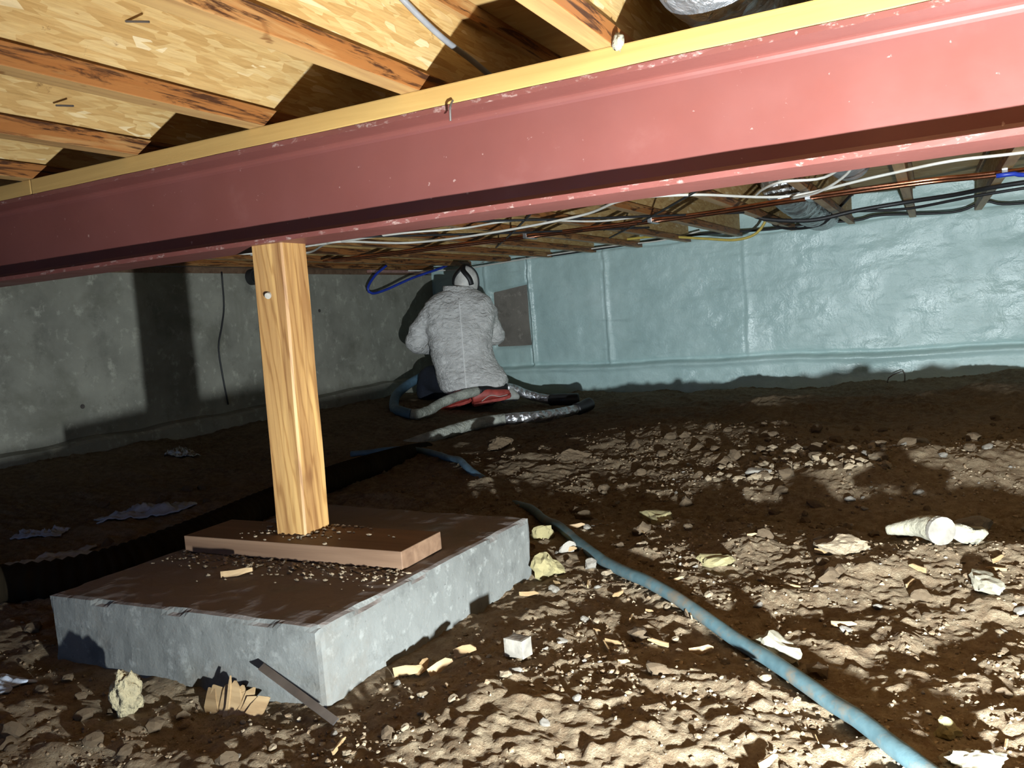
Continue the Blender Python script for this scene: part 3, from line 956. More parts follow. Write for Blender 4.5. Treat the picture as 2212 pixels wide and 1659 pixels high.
# crumbs nobody could count
IV, IF = ico(1)
IF = np.array(IF)
def crumbs(n, reg, s0, s1, name, mat, label, lift=.3):
    x = RNG.uniform(reg[0], reg[1], n); y = reg[2] + (reg[3] - reg[2]) * RNG.random(n) ** 1.5
    keep = ~((x > -1.73) & (x < -.92) & (y > 1.05) & (y < 1.92)) & (np.hypot(x - .24, y - .32) > .4)
    # crumbs gather in drifts
    keep &= (perlin(x * 4, y * 4 + 50) + RNG.uniform(-.35, .35, n)) > -.05
    x, y = x[keep], y[keep]; n = len(x)
    s = (s0 + (s1 - s0) * RNG.random(n) ** 2.5) * (1 + .2 * (y - 1))
    z = ground(x, y) + s * lift
    V = IV[None] * (1 + RNG.uniform(-.35, .35, (n, len(IV), 1)))
    V = V * np.stack([s * RNG.uniform(.8, 1.4, n), s * RNG.uniform(.7, 1.1, n), s * RNG.uniform(.5, .9, n)], -1)[:, None, :]
    a = RNG.uniform(0, 6.28, n); ca, sa = np.cos(a)[:, None], np.sin(a)[:, None]
    V = np.stack([V[..., 0] * ca - V[..., 1] * sa + x[:, None], V[..., 0] * sa + V[..., 1] * ca + y[:, None], V[..., 2] + z[:, None]], -1)
    F = (IF[None] + (np.arange(n) * len(IV))[:, None, None]).reshape(-1, 3)
    o = make(name, V.reshape(-1, 3), F, mat)
    return tag(o, label, 'dirt', kind='stuff')
crumbs(15000, (-2.0, .6, .62, 4.2), .0016, .006, 'dirt_crumbs', 'clod', 'fine brown dirt crumbs strewn over the ground')
crumbs(9000, (-1.3, .6, .8, 3.6), .0013, .0045, 'pale_grit', 'stone_tan', 'fine tan grit strewn over the lit dirt')
crumbs(700, (-1.0, .5, .85, 3.4), .002, .005, 'light_gravel', 'stone_pale', 'fine whitish gravel strewn over the lit dirt')
crumbs(420, (-.75, -.15, 2.95, 3.4), .005, .016, 'mound_gravel', 'stone_tan', 'pale tan gravel spilling down the lit mound')
# wood dust and crumbs on the footing
n = 420
x = RNG.uniform(-1.66, -.98, n); y = 1.395 - np.abs(RNG.normal(0, .05, n)) ; x2 = RNG.normal(-1.35, .09, 160); y2 = RNG.normal(1.50, .05, 160)
z = np.where(y > 1.1, ZF, ZF); xs = np.concatenate([x, x2]); ys = np.clip(np.concatenate([y, y2]), 1.11, 1.545)
zs = np.where((xs > -1.648) & (xs < -1.006) & (ys > 1.395), ZF + .042, ZF) + .001
s = .0015 + .0035 * RNG.random(len(xs)) ** 2
V = IV[None] * (1 + RNG.uniform(-.3, .3, (len(xs), len(IV), 1))) * s[:, None, None] * np.array([1.5, 1, .7])
V = V + np.stack([xs, ys, zs + s * .4], -1)[:, None, :]
F = (IF[None] + (np.arange(len(xs)) * len(IV))[:, None, None]).reshape(-1, 3)
tag(make('sawdust_crumbs', V.reshape(-1, 3), F, 'stone_tan'), 'tan sawdust crumbs around the post on board and footing', 'dirt', kind='stuff')

# ------------------------------------------------------------------ hoses and pipes on the ground
HP = [(-2.75, 3.45), (-2.526, 3.518), (-2.312, 3.498), (-2.024, 3.291), (-1.795, 3.042), (-1.508, 2.775), (-1.263, 2.532), (-1.075, 2.288), (-.865, 2.034), (-.702, 1.872), (-.532, 1.727), (-.357, 1.561), (-.244, 1.441), (-.121, 1.293), (-.046, 1.188), (.012, 1.115), (.12, .98), (.30, .78)]
S2 = spline(np.array([(a, b_, 0) for a, b_ in HP]), .02)
zz = ground(S2[:, 0], S2[:, 1])
ker = np.ones(9) / 9
zz = np.convolve(np.pad(zz, 4, 'edge'), ker, 'valid')
dep = .014 - .05 * np.exp(-((S2[:, 1] - 2.78) / .17) ** 2)
S2[:, 2] = zz + dep + .003
dist = np.concatenate([[0], np.cumsum(np.linalg.norm(np.diff(S2, axis=0), axis=1))])
k = np.searchsorted(-S2[:, 1], -2.75)
hose = empty('water_hose', tuple(S2[len(S2) // 2]))
V, F = tube(S2[:k + 1], .016, 12, raw=True); make('blue_length', V, F, 'blue_sleeve', parent=hose, smooth=True)['label'] = 'cleaner blue length of hose'
V, F = tube(S2[k:], .0145, 12, raw=True); make('dusty_length', V, F, 'dusty_hose', parent=hose, smooth=True)['label'] = 'dusty teal length of hose'
tag(hose, 'long dusty blue hose crossing the dirt from the lower right, partly buried', 'hose')

PP = [(-3.1, 1.02), (-2.6, 1.16), (-2.22, 1.28), (-2.08, 1.46), (-2.08, 1.80), (-2.14, 2.187), (-2.22, 2.66), (-2.32, 3.15), (-2.45, 3.6), (-2.62, 4.1)]
S3 = spline(np.array([(a, b_, gz(a, b_) * .5 + .047 - .11 * max(0, b_ - 2.9)) for a, b_ in PP]), .008)
V, F = tube(S3, .050, 18, raw=True, rf=lambda t, i: 1 + .07 * math.sin(i * PI / 2.0))
tag(make('drain_pipe', V, F, 'drain_pipe', loc=S3[len(S3) // 2], smooth=True), 'dark ribbed flexible pipe on the ground behind the footing', 'pipe')

def sleeve_hose(name, P, r, cuts, label):
    """insulated hose; cuts = [(fraction, material, part name), ...] along its length"""
    S = spline(P, .015)
    n = len(S)
    root = empty(name, tuple(S[n // 2]))
    a = 0
    for f, mat, nm, rr in cuts:
        b_ = int(f * (n - 1))
        V, F = tube(S[a:b_ + 1], r * rr, 14, raw=True, rf=lambda t, i, a=a, w=(.10 if mat in ('grey_sleeve', 'silver_tape') else .0): 1 + w * mnoise.noise(Vector(((i + a) * .35, r * 90, 2))))
        make(nm, V, F, mat, parent=root, smooth=True)
        a = b_
    return tag(root, label, 'hose')
g0 = lambda x, y, h: (x, y, gz(x, y) + h)
sleeve_hose('spray_hose', [(-3.62, 5.98, .34), (-3.74, 5.80, .22), g0(-3.78, 5.55, .12), g0(-3.72, 5.28, .045), g0(-3.52, 4.96, .04), g0(-3.36, 4.80, .04), g0(-3.24, 4.80, .04), g0(-3.22, 4.95, .05), g0(-3.20, 5.10, .08), (-3.10, 5.25, .085), (-2.99, 5.42, .10), (-2.90, 5.60, .09), g0(-2.78, 5.72, .07), g0(-2.62, 5.72, .05), g0(-2.50, 5.70, .045), g0(-2.40, 5.76, .045)],
            .036, [(.10, 'grey_sleeve', 'grey_length', 1), (.50, 'blue_sleeve', 'blue_length', 1), (.72, 'grey_sleeve', 'cloth_sleeve', 1.02), (.80, 'black_rubber', 'black_joint', 1), (.93, 'silver_tape', 'taped_length', 1), (1.0, 'black_rubber', 'end_cuff', 1.3)],
            'thick spray hose looping behind the kneeling person to a black cuff')
sleeve_hose('insulated_hose', [g0(-2.75, 3.95, -.03), g0(-2.64, 4.08, .02), g0(-2.58, 4.36, .035), g0(-2.50, 4.55, .035), g0(-2.36, 4.63, .04), g0(-2.24, 4.80, .04), g0(-2.14, 5.10, .042), g0(-2.10, 5.24, .045)],
            .036, [(.52, 'grey_sleeve', 'cloth_sleeve', 1), (.90, 'silver_tape', 'taped_length', .95), (1.0, 'black_rubber', 'end_cuff', 1.2)],
            'hose with shiny silver tape and black end lying in front of the person')

# ------------------------------------------------------------------ cables, pipes and ducts under the joists
def cable(name, P, r, mat, label, cat='cable', seg=6, step=.03, group=None):
    V, F = tube(P, r, seg, step)
    c = np.mean(np.asarray(P), axis=0)
    return tag(make(name, V, F, mat, loc=c, smooth=True), label, cat, group)
zc = ZJ - .006
cable('copper_pipe', [(-3.6, 4.42, ZJ - .012), (-2.26, 4.42, ZJ - .012), (-1.1, 4.40, ZJ - .012), (-.6, 4.25, ZJ - .012), (0, 4.17, ZJ - .012), (.4, 4.25, ZJ - .012), (2.2, 4.3, ZJ - .012)], .009, 'copper', 'copper pipe under the joists, the one nearer the beam', 'pipe', 8, .1, 'copper pipes')
cable('copper_pipe', [(-3.6, 4.53, ZJ - .012), (-2.26, 4.53, ZJ - .012), (-1.1, 4.51, ZJ - .012), (-.6, 4.37, ZJ - .012), (0, 4.29, ZJ - .012), (.4, 4.37, ZJ - .012), (2.2, 4.42, ZJ - .012)], .009, 'copper', 'copper pipe under the joists, the one nearer the foam wall', 'pipe', 8, .1, 'copper pipes')
for x, y in ((-2.1, 4.42), (-1.34, 4.40), (-.51, 4.23), (.30, 4.23)):
    V, F = bevel_box(x - .012, x + .012, y - .012, y + .14, ZJ - .026, ZJ + .004, .002)
    tag(make('pipe_clip', V, F, 'galvanised', loc=(x, y + .06, ZJ)), 'small metal clip holding both copper pipes to a joist', 'clip', 'pipe clips')
cable('white_cable', [(-3.45, 3.6, zc), (-3.18, 3.76, zc - .012), (-2.80, 3.55, zc), (-2.6, 3.95, zc - .01), (-2.08, 3.9, zc - .02), (-1.48, 3.73, zc - .012), (-1.16, 3.47, zc), (-.9, 3.62, zc), (-.58, 4.06, zc - .01), (-.18, 3.84, zc), (.08, 3.66, zc), (.33, 3.7, zc), (1.0, 3.75, zc), (2.1, 3.7, zc)], .0065, 'white_cable_jacket', 'white cable sweeping under the joists across the whole gap')
cable('white_cable', [(-3.9, 3.1, zc), (-3.36, 3.18, zc), (-3.29, 3.43, zc - .015), (-2.83, 3.56, zc), (-2.385, 3.57, zc), (-2.115, 3.70, zc), (-1.78, 3.68, zc), (-1.56, 4.18, zc), (-1.4, 4.5, zc + .03)], .0055, 'white_cable_jacket', 'white cable behind the post that ends up between joists')
cable('white_cable', [(-4.12, 6.2, 1.10), (-3.9, 6.45, 1.085), (-3.7, 6.52, 1.085), (-3.1, 6.55, 1.115), (-2.4, 6.55, 1.14), (-1.93, 6.55, 1.14), (-1.6, 6.57, 1.18)], .006, 'white_cable_jacket', 'thin white cable stapled along the foam above the person')
cable('white_cable', [(-.70, 3.95, zc - .0), (-.627, 3.74, zc), (-.527, 3.59, zc), (-.362, 3.55, zc - .01), (-.24, 3.28, zc + .02), (-.20, 3.0, zc + .08)], .006, 'white_cable_jacket', 'white cable curving up to the beam beside the wrapped duct')
cable('white_cable', [(-.55, 4.0, zc - .03), (-.40, 3.75, zc - .04), (-.27, 3.5, zc - .01), (-.22, 3.2, zc + .03)], .006, 'white_cable_jacket', 'second white cable looping below its twin beside the wrapped duct')
cable('yellow_cable', [(-2.2, 6.35, 1.165), (-1.867, 6.3, 1.155), (-1.511, 6.3, 1.10), (-1.273, 6.3, 1.065), (-1.12, 6.3, 1.10), (-1.032, 6.3, 1.22), (-1.0, 6.3, 1.30)], .010, 'yellow_cable_jacket', 'yellow cable sagging in front of the foam wall top', seg=8)
cable('black_cable', [(-2.9, 6.60, 1.12), (-2.2, 6.60, 1.14), (-1.617, 6.58, 1.155), (-1.06, 6.56, 1.132), (-.767, 6.56, 1.138), (-.455, 6.56, 1.128), (-.304, 6.56, 1.145), (.155, 6.56, 1.11), (.347, 6.56, 1.155), (.562, 6.56, 1.118), (1.5, 6.56, 1.14)], .009, 'black_cable_jacket', 'long black cable along the top of the foam wall')
cable('black_cable', [(-.95, 5.2, 1.14), (-.88, 5.2, 1.10), (-.618, 5.2, 1.06), (-.365, 5.2, 1.085), (-.10, 5.2, 1.10), (.129, 5.1, 1.10), (.35, 4.9, 1.10), (.8, 4.8, 1.10)], .012, 'black_cable_jacket', 'thick black cable drooping under the wrapped duct')
cable('black_cable', [(-1.0, 6.2, 1.25), (-.95, 6.0, 1.12), (-.80, 5.9, 1.07), (-.62, 5.8, 1.075), (-.52, 5.7, 1.14), (-.40, 5.5, 1.22)], .010, 'black_cable_jacket', 'black cable curling up beside the yellow cable')
cable('black_cable', [(-.40, 5.4, 1.10), (-.1, 5.35, 1.075), (.25, 5.2, 1.09), (.7, 5.1, 1.10), (1.3, 5.0, 1.10)], .008, 'black_cable_jacket', 'black cable running right from the wrapped duct below the copper pipes')
for q, (x0, y0, x1, y1) in enumerate(((-2.7, 3.3, -1.5, 4.9), (-2.2, 3.1, -.9, 4.7), (-1.9, 5.3, -.8, 3.4), (-2.6, 5.0, -1.5, 3.3))):  # thin dark strands modelled in place of crossing shadow lines under the joists
    cable('cable_or_shade_line', [(x0, y0, zc), ((x0 + x1) / 2, (y0 + y1) / 2, zc - .006), (x1, y1, zc)], .006, 'black_cable_jacket',
          ('dark strand imitating a diagonal shadow under the joists behind the post', 'dark strand imitating a diagonal shadow behind the beam centre', 'dark strand imitating a shadow crossing the other way near the foam wall', 'dark strand imitating a shadow crossing the other way above the kneeling person')[q])
cable('blue_tube', [(-3.86, 6.55, 1.16), (-3.83, 6.3, 1.10), (-3.93, 5.98, 1.02), (-4.02, 5.70, .93), (-4.06, 5.56, .905), (-4.07, 5.52, .95), (-4.06, 5.62, 1.05), (-4.03, 5.75, 1.13)], .011, 'blue_tube', 'bright blue plastic tube hanging in a loop by the left wall', 'tube', 8)
cable('blue_tube', [(.262, 4.14, 1.075), (.33, 4.14, 1.075), (.37, 4.12, 1.062), (.55, 4.1, 1.07), (1.2, 4.1, 1.09)], .010, 'blue_tube', 'short blue tube beside the copper pipes at the right edge', 'tube', 8)
cable('thin_cable', [(XL + .012, 4.09, 1.08), (XL + .010, 4.08, .857), (XL + .012, 4.04, .72), (XL + .010, 3.995, .585), (XL + .012, 4.0, .40), (XL + .012, 4.022, .20)], .0055, 'black_cable_jacket', 'thin dark cable hanging down the left concrete wall')
cable('cable_or_shade_line', [(-.93, 1.25, ZS - .005), (-.90, 1.36, 1.30), (-.88, 1.449, 1.252), (-.875, 1.53, 1.228), (-.872, 1.626, 1.212), (-.87, 1.72, 1.193), (-.87, 1.9, 1.16), (-.87, 2.2, 1.20)], .0065, 'grey_cable_jacket', 'grey cable hanging from the floor over the red beam', seg=8, step=.015)

zb_ = gz(-.2, 6.45)
cable('bent_wire', [(-.30, 6.5, zb_ - .01), (-.29, 6.5, zb_ + .04), (-.23, 6.5, zb_ + .075), (-.19, 6.5, zb_ + .08), (-.185, 6.5, zb_ + .03), (-.19, 6.5, zb_ - .01)], .004, 'rusty_steel', 'thin bent wire loop sticking up before the foam wall base', 'wire')
# duct boot over the beam
DX = -.315
P = [(DX, 1.66, 1.245), (DX, 1.58, 1.235), (DX - .01, 1.50, 1.235), (DX - .02, 1.44, 1.262), (DX - .02, 1.41, 1.30), (DX - .02, 1.405, ZS - .004)]
root = empty('silver_duct', (DX, 1.5, ZJ))
V, F = tube(P + [], .098, 28, .012, rf=lambda t, i: 1 + .015 * mnoise.noise(Vector((i * .3, 0, 0))))
V2, F2 = tube([(DX, 4.2, 1.24), (DX, 3.0, 1.235), (DX, 2.2, 1.24), (DX, 1.64, 1.245)], .098, 24, .04)
make('elbow', V, F, 'duct_wrap', parent=root, smooth=True)
make('run', V2, F2, 'duct_wrap', parent=root, smooth=True)
tag(root, 'silver-wrapped round duct above the red beam', 'duct')
# wrapped duct near the foam wall
P = [(-.70, 4.75, 1.25), (-.69, 5.1, 1.215), (-.675, 5.5, 1.19), (-.67, 5.9, 1.17), (-.675, 6.3, 1.18), (-.68, 6.55, 1.2)]
V, F = tube(P, .112, 20, .03, rf=lambda t, i: 1 + .05 * math.sin(i * 1.6) + .03 * mnoise.noise(Vector((i * .5, 1, 0))))
tag(make('wrapped_duct', V, F, 'plastic_wrap', loc=(-.68, 5.6, 1.08), smooth=True), 'grey plastic-wrapped duct sagging between joists near the foam wall', 'duct')
# pink strip and round box on the left wall top
V, F = bevel_box(XL + .004, XL + .05, 5.7, 6.55, 1.085, 1.108, .003)
tag(make('metal_strip', V, F, 'pink_foil', loc=(XL + .03, 6.1, 1.085)), 'pinkish shiny metal strip on the left wall top by the person', 'metal strip')
V, F = tube([(XL + .003, 4.36, 1.045), (XL + .05, 4.36, 1.045)], .055, 20, .01)
rb = make('round_box', V, F, 'dark_box', loc=(XL, 4.36, 1.045), smooth=False)
V, F = tube([(XL + .05, 4.36, 1.045), (XL + .058, 4.36, 1.045)], .042, 20, .004)
make('cover', V, F, 'black_plastic', parent=rb)
tag(rb, 'round black box on the left concrete wall behind the post', 'box')
# nails and a shred of wool on the timber
V, F = tube([(-1.317, 1.11, 1.252), (-1.27, 1.13, 1.246)], .0022, 6, .02)
tag(make('nail', V, F, 'rusty_steel', loc=(-1.317, 1.11, 1.252)), 'nail sticking out of the strand board at upper left', 'nail')
V, F = tube([(-.809, 1.424, 1.075), (-.809, 1.412, 1.060), (-.812, 1.414, 1.035)], .0022, 6, .006)
tag(make('nail', V, F, 'rusty_steel', loc=(-.809, 1.424, 1.06)), 'bent nail hanging over the upper edge of the red beam', 'nail')
V, F = tube([(-1.70 + .003, 1.23, 1.19), (-1.66, 1.245, 1.185)], .0022, 6, .02)
tag(make('nail', V, F, 'rusty_steel', loc=(-1.70, 1.23, 1.19)), 'nail sticking out of the strand board at far left', 'nail')
V, F = ico(3)
V = np.array([Vector(v) * (1 + .6 * mnoise.noise(Vector(v) * 4)) for v in V]) * np.array([.010, .007, .014]) + np.array([-.470, 1.422, 1.112])
tag(make('wool_shred', V, F, 'pale_foam_scrap', loc=(-.47, 1.422, 1.1), smooth=True), 'tiny white shred stuck where a joist meets the top plank', 'shred')

# ------------------------------------------------------------------ kneeling person (local frame: +y forward, +x right)
def loft(rings, seg=28, caps=True):
    V = []; F = []
    for z, cx, rx, cy, ry, *r in rings:
        p = r[0] if r else 2.3
        for j in range(seg):
            a = 2 * PI * j / seg
            c, s_ = math.cos(a), math.sin(a)
            V.append((cx + rx * math.copysign(abs(c) ** (2 / p), c), cy + ry * math.copysign(abs(s_) ** (2 / p), s_), z if not callable(z) else z(c)))
    n = len(rings)
    for i in range(n - 1):
        for j in range(seg):
            k = (j + 1) % seg
            F.append([i * seg + j, i * seg + k, (i + 1) * seg + k, (i + 1) * seg + j])
    if caps:
        F.append(list(range(seg))[::-1]); F.append([(n - 1) * seg + j for j in range(seg)])
    return V, F
def limb(b, pts, rad):
    for k in range(len(pts)):
        V, F = ico(2)
        b.add(V * rad[k] + np.array(pts[k]), F)
        if k:
            r0, r1 = rad[k - 1], rad[k]
            V, F = tube([pts[k - 1], pts[k]], 1, 16, .03, rf=lambda t, i: r0 + (r1 - r0) * t)
            b.add(V, F)
def remesh(b, name, mat, parent, voxel, smooth=6, wrinkle=None):
    me = bpy.data.meshes.new(name)
    me.from_pydata(b.V, [], b.F)
    o = bpy.data.objects.new(name, me); COL.objects.link(o)
    m = o.modifiers.new('r', 'REMESH'); m.mode = 'VOXEL'; m.voxel_size = voxel
    m = o.modifiers.new('s', 'SMOOTH'); m.factor = .5; m.iterations = smooth
    dg = bpy.context.evaluated_depsgraph_get(); dg.update()
    nm = bpy.data.meshes.new_from_object(o.evaluated_get(dg))
    o.modifiers.clear(); o.data = nm
    nm.materials.clear(); nm.materials.append(MAT[mat])
    if wrinkle:
        ns = [v.normal.copy() for v in nm.vertices]
        for v, n_ in zip(nm.vertices, ns):
            v.co += n_ * wrinkle(v.co)
    nm.polygons.foreach_set('use_smooth', np.ones(len(nm.polygons), bool))
    nm.update()
    o.parent = parent
    return o
person = empty('person', (-3.22, 5.50, gz(-3.22, 5.5)), .54, local=True)
tag(person, 'person in white coverall kneeling with back turned at the foam wall', 'person')
PZ = 0
# body under the clothes: one continuous surface with head, neck, arms, hands and legs
HC = Vector((.075, .24, .965))
b = MB()
b.add(*loft([(.14, .05, .15, .05, .13), (.3, .02, .16, .06, .12), (.5, .0, .17, .10, .11), (.68, .0, .18, .14, .11), (.8, .0, .16, .17, .09), (.87, .01, .07, .19, .07)]))
limb(b, [(.01, .18, .84), (.03, .22, .90)], [.06, .055])
V, F = ico(3); b.add(V * np.array([.078, .098, .115]) + np.array(HC), F)
V, F = ico(2); b.add(V * np.array([.014, .022, .02]) + np.array(HC + Vector((-.01, .10, -.02))), F)        # nose
V, F = ico(2); b.add(V * np.array([.03, .03, .022]) + np.array(HC + Vector((-.01, .08, -.085))), F)        # chin
for sx in (-1, 1):
    V, F = ico(2); b.add(V * np.array([.012, .022, .03]) + np.array(HC + Vector((sx * .08, .0, -.01))), F)
armL = [(-.20, .14, .72), (-.355, .13, .52), (-.17, .42, .44)]
armR = [(.20, .14, .72), (.265, .2, .52), (.06, .46, .47)]
limb(b, armL, [.06, .045, .03]); limb(b, armR, [.06, .045, .03])
legL = [(-.08, .04, .16), (-.20, .42, .10), (-.10, .02, .06), (-.06, -.14, .05)]
legR = [(.12, .04, .16), (.16, .44, .10), (.16, .02, .06), (.18, -.12, .05)]
limb(b, legL, [.085, .065, .05, .04]); limb(b, legR, [.085, .065, .05, .04])
remesh(b, 'body', 'skin', person, .011, 3)
# coverall jacket
b = MB()
b.add(*loft([(.115, .06, .225, -.02, .17), (.15, .07, .26, -.02, .20), (.22, .055, .268, -.01, .20), (.30, .025, .245, .01, .185), (.40, -.005, .238, .03, .175), (.50, -.01, .245, .05, .17), (.60, -.005, .262, .075, .165), (.68, -.002, .278, .10, .16), (.76, -.004, .278, .125, .15), (.82, -.002, .25, .145, .135), (.865, .0, .20, .16, .12), (.895, .005, .145, .17, .10), (.91, .01, .09, .18, .08)]))
limb(b, armL, [.095, .083, .062]); limb(b, armR, [.092, .080, .06])
limb(b, [(-.22, .12, .72), (-.32, .13, .60)], [.09, .09])
def wr(co):
    q = Vector((co.x * 1.0 + co.z * .6, co.y, co.z * 1.6 - co.x * .4))
    side = min(1, abs(co.x) / .2)
    fold = 1 - abs(mnoise.noise(Vector((co.x * 4 + co.z * 3.2, co.y * 4, co.z * 7 - co.x * 3))))
    return .008 * mnoise.noise(q * 7) + .010 * fold ** 3 * (.5 + .5 * side) + .006 * (1 - abs(mnoise.noise(q * 14 + Vector((3, 1, 2))))) * (.4 + .6 * side) - .008 + .003 * mnoise.noise(q * 30)
jk = remesh(b, 'coverall', 'coverall_fabric', person, .009, 8, wr)
bv = BVHTree.FromPolygons([v.co[:] for v in jk.data.vertices], [p.vertices[:] for p in jk.data.polygons])
sp_ = []
for t in np.linspace(0, 1, 26):
    z = .83 - .69 * t
    x = .005 - .005 * t
    h = bv.ray_cast(Vector((x, -1, z)), Vector((0, 1, 0)))
    if h[0]: sp_.append((x, h[0].y - .002, z))
V, F = tube(sp_, .005, 6, .02)
sm = bpy.data.objects.new('back_seam', mesh('back_seam', V, F, 'seam_tape', True)); COL.objects.link(sm); sm.parent = jk
# standing collar
rg = []
for z, k in ((.845, 1.0), (.875, 1.0), (.91, .97), (.928, .95), (.930, .90), (.90, .86), (.86, .86)):
    rg.append((z, .012, .128 * k, .165 + (z - .845) * .35, .105 * k))
V, F = loft(rg, 36, False)
V = [(x, y, z - .10 * (x - .01) * 1.0) for x, y, z in V]
c_ = bpy.data.objects.new('collar', mesh('collar', V, F, 'coverall_fabric', True)); COL.objects.link(c_); c_.parent = jk
# hood / cap and black straps
b = MB()
V, F = ico(4)
b.add([tuple(Vector(v) * (1 + .03 * mnoise.noise(Vector(v) * 3))) for v in V], F)
HR = np.array([.100, .118, .128])
HV = np.array(b.V) * HR + np.array(HC)
keep = [f for f in b.F if not (np.mean([b.V[i][1] for i in f]) > .72 and np.mean([b.V[i][2] for i in f]) < .35)]
hd_ = bpy.data.objects.new('hood', mesh('hood', HV, keep, 'hood_fabric', True)); COL.objects.link(hd_); hd_.parent = person
so = hd_.modifiers.new('t', 'SOLIDIFY'); so.thickness = .003
def on_head(az, el, k=1.03):
    return (HC.x + HR[0] * k * math.cos(el) * math.sin(az), HC.y - HR[1] * k * math.cos(el) * math.cos(az), HC.z + HR[2] * k * math.sin(el))
def strap(pts, wd, nm='strap'):
    P = [on_head(*p) for p in pts]
    V, F = tube(P, wd, 8, .01, flat=.5)
    s_ = bpy.data.objects.new(nm, mesh(nm, V, F, 'black_rubber', True)); COL.objects.link(s_); s_.parent = person
strap([(-.35, 1.25), (-.30, .95), (-.22, .70), (-.05, .50), (.15, .28), (.30, .05), (.40, -.25)], .021)
strap([(-.35, 1.25), (-.45, .95), (-.70, .70), (-1.0, .45), (-1.25, .2), (-1.4, -.1)], .02)
strap([(.2, 1.35), (.9, 1.0), (1.15, .6), (1.25, .2), (1.3, -.2), (1.4, -.55)], .014)
# respirator on the face side
b = MB()
V, F = ico(3); b.add(V * np.array([.055, .05, .05]) + np.array(HC + Vector((-.01, .115, -.05))), F)
for sx in (-1, 1):
    V, F = tube([tuple(HC + Vector((sx * .03 - .01, .13, -.06))), tuple(HC + Vector((sx * .085 - .01, .15, -.07)))], .035, 16, .01); b.add(V, F)
rs = bpy.data.objects.new('respirator', mesh('respirator', b.V, b.F, 'black_rubber', True)); COL.objects.link(rs); rs.parent = person
# trousers
b = MB()
b.add(*loft([(.06, .04, .19, .02, .15), (.14, .04, .22, .0, .17), (.24, .03, .20, .02, .15)]))
limb(b, legL[:3], [.12, .10, .085]); limb(b, legR[:3], [.12, .10, .085])
limb(b, [(-.10, .02, .07), (-.05, -.10, .065)], [.085, .06]); limb(b, [(.16, .02, .07), (.20, -.08, .065)], [.085, .06])
limb(b, [(-.12, .05, .2), (-.26, .28, .22), (-.30, .36, .10)], [.10, .11, .10])
remesh(b, 'trousers', 'navy_trousers', person, .012, 5, lambda c: .008 * mnoise.noise(c * 8))
# shoes: upper, sole and a stripe each; lying on their sides with toes back
def shoe(loc, rot):
    b = MB()
    rings = []
    for t, hw, z0, z1 in ((0, .030, .0, .075), (.04, .036, -.002, .092), (.09, .037, -.002, .094), (.14, .038, -.002, .075), (.19, .042, -.002, .058), (.235, .042, -.0, .048), (.27, .034, .002, .040), (.285, .016, .006, .026)):
        ring = []
        for j in range(16):
            a = 2 * PI * j / 16
            ring.append((hw * math.cos(a) * (1 if math.sin(a) < .3 else .85), t, (z0 + z1) / 2 + (z1 - z0) / 2 * math.sin(a)))
        rings.append(ring)
    V = [p for r in rings for p in r]; n = len(rings); F = []
    for i in range(n - 1):
        for j in range(16):
            k = (j + 1) % 16
            F.append([i * 16 + j, i * 16 + k, (i + 1) * 16 + k, (i + 1) * 16 + j])
    F.append(list(range(16))); F.append([(n - 1) * 16 + j for j in range(16)][::-1])
    up = bpy.data.objects.new('shoe', mesh('shoe', V, F, 'shoe_red', True)); COL.objects.link(up); up.parent = person
    m = up.modifiers.new('s', 'SUBSURF'); m.levels = m.render_levels = 1
    up.location = loc; up.rotation_euler = rot
    ol = [(.032, 0), (.036, .05), (.034, .11), (.043, .19), (.043, .235), (.033, .275), (.0, .292), (-.033, .275), (-.042, .235), (-.040, .19), (-.032, .11), (-.036, .05), (-.032, 0), (0, -.012)]
    V = [(x * 1.04, y, z) for z in (-.020, .004) for x, y in ol]; k = len(ol)
    F = [list(range(k)), [k + i for i in range(k)][::-1]] + [[i, i + k, (i + 1) % k + k, (i + 1) % k] for i in range(k)]
    s_ = bpy.data.objects.new('sole', mesh('sole', V, F, 'shoe_red')); COL.objects.link(s_); s_.parent = up
    V, F = tube([(.041, .06, .012), (.043, .13, .040), (.042, .2, .016), (.036, .26, .012)], .004, 6, .01)
    s_ = bpy.data.objects.new('stripe', mesh('stripe', V, F, 'shoe_sole', True)); COL.objects.link(s_); s_.parent = up
shoe((.045, -.21, .045), (.15, .25, -1.45))
shoe((.02, -.20, .075), (-.25, -.3, 1.25))
# pale sock cuff by the shoe
b = MB(); limb(b, [(.29, -.10, .05), (.34, -.10, .085), (.37, -.10, .05)], [.045, .04, .035])
remesh(b, 'sock', 'glove', person, .009, 4, lambda c: .006 * mnoise.noise(c * 25))
# gloved hands with five fingers each around the spray gun grip
def hand(wrist, fwd, name):
    b = MB()
    wv = Vector(wrist); f = Vector(fwd).normalized(); s_ = f.cross(Vector((0, 0, 1))).normalized(); u = s_.cross(f)
    limb(b, [tuple(wv), tuple(wv + f * .05), tuple(wv + f * .085)], [.03, .036, .034])
    for k, L in enumerate((.070, .080, .075, .060)):
        p0 = wv + f * .085 + s_ * (.030 - .02 * k)
        p1 = p0 + f * L * .45 - u * .012; p2 = p1 + f * L * .15 - u * L * .32; p3 = p2 - f * L * .28 - u * L * .12
        limb(b, [tuple(p0), tuple(p1), tuple(p2), tuple(p3)], [.0095, .009, .0085, .008])
    p0 = wv + f * .035 + s_ * .03; p1 = p0 + s_ * .025 + f * .03 - u * .01; p2 = p1 + f * .03 - u * .02 - s_ * .012
    limb(b, [tuple(p0), tuple(p1), tuple(p2)], [.012, .0105, .009])
    return remesh(b, name, 'glove', person, .005, 2)
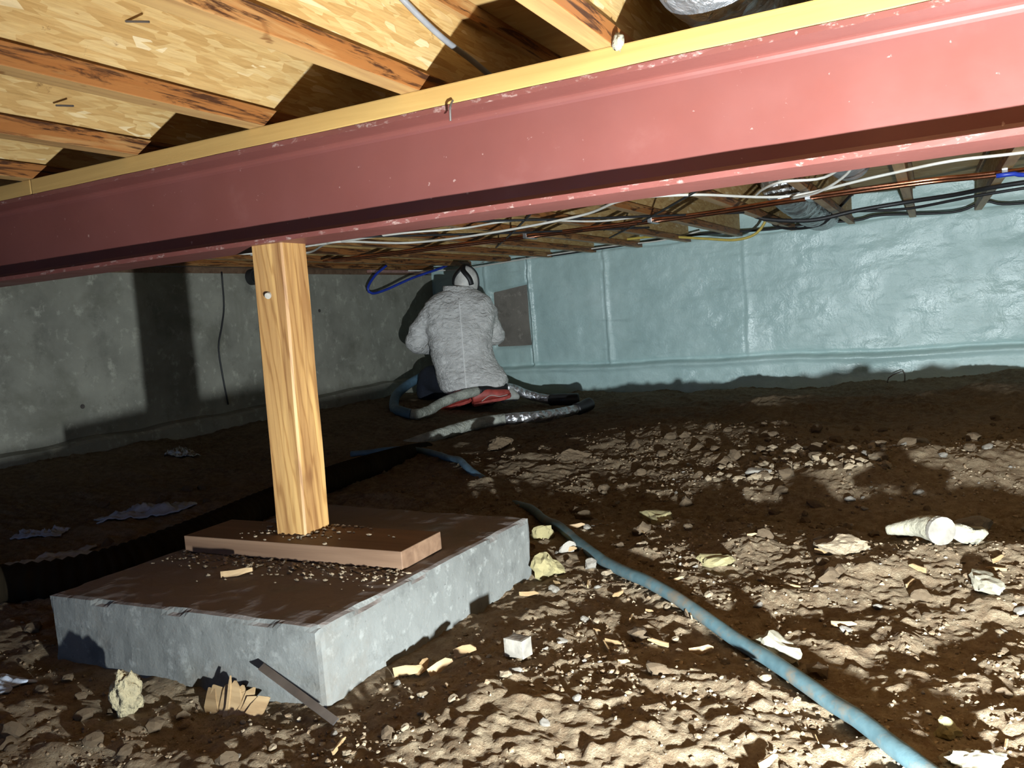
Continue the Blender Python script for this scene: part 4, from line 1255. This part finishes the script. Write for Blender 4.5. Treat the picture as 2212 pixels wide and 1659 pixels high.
hand(armL[2], (.45, .9, -.05), 'glove'); hand(armR[2], (-.35, .9, -.1), 'glove')
GL = person.matrix_basis
g3 = person.location + Matrix.Rotation(.54, 3, 'Z') @ Vector((-.06, .62, .43))
gun = empty('spray_gun', tuple(g3), .54, local=True)
V, F = bevel_box(-.022, .022, -.02, .12, .0, .06, .008); q = bpy.data.objects.new('gun_body', mesh('gun_body', V, F, 'galvanised')); COL.objects.link(q); q.parent = gun
V, F = tube([(0, .12, .035), (0, .17, .035)], .010, 12, .01); q = bpy.data.objects.new('nozzle', mesh('nozzle', V, F, 'black_plastic', True)); COL.objects.link(q); q.parent = gun
V, F = bevel_box(-.014, .014, -.01, .03, -.10, .005, .006); q = bpy.data.objects.new('grip', mesh('grip', V, F, 'black_plastic')); COL.objects.link(q); q.parent = gun
tag(gun, 'metal spray gun with black grip held in the person\'s gloved hands', 'spray gun')

# ------------------------------------------------------------------ the work light that lights the scene, standing right of the frame
wl = empty('work_light', (LAMP.x, LAMP.y, -.03))
back = LAMP - LAMP_AIM * .006
q = LAMP_AIM.to_track_quat('Y', 'Z').to_matrix()
def lampbox(x0, x1, y0, y1, z0, z1, bev):
    V, F = bevel_box(x0, x1, y0, y1, z0, z1, bev)
    return [tuple(q @ Vector(v) + LAMP) for v in V], F
make('housing', *lampbox(-.075, .075, -.06, -.016, -.055, .055, .008), 'lamp_body', parent=wl)
make('glass', *lampbox(-.06, .06, -.0155, -.010, -.042, .042, .002), 'lamp_glass', parent=wl)
V, F = tube([tuple(q @ Vector((-.085, -.04, 0)) + LAMP), tuple(q @ Vector((-.085, -.04, -.08)) + LAMP + Vector((0, 0, -.02))), tuple(q @ Vector((0, -.05, -.14)) + LAMP), tuple(q @ Vector((.085, -.04, -.08)) + LAMP + Vector((0, 0, -.02))), tuple(q @ Vector((.085, -.04, 0)) + LAMP)], .008, 8, .02)
make('stand', V, F, 'black_plastic', parent=wl, smooth=True)
tag(wl, 'yellow work light standing on the dirt just right of the view', 'work light')

for o in bpy.data.objects:
    if '_base' in o: del o['_base']
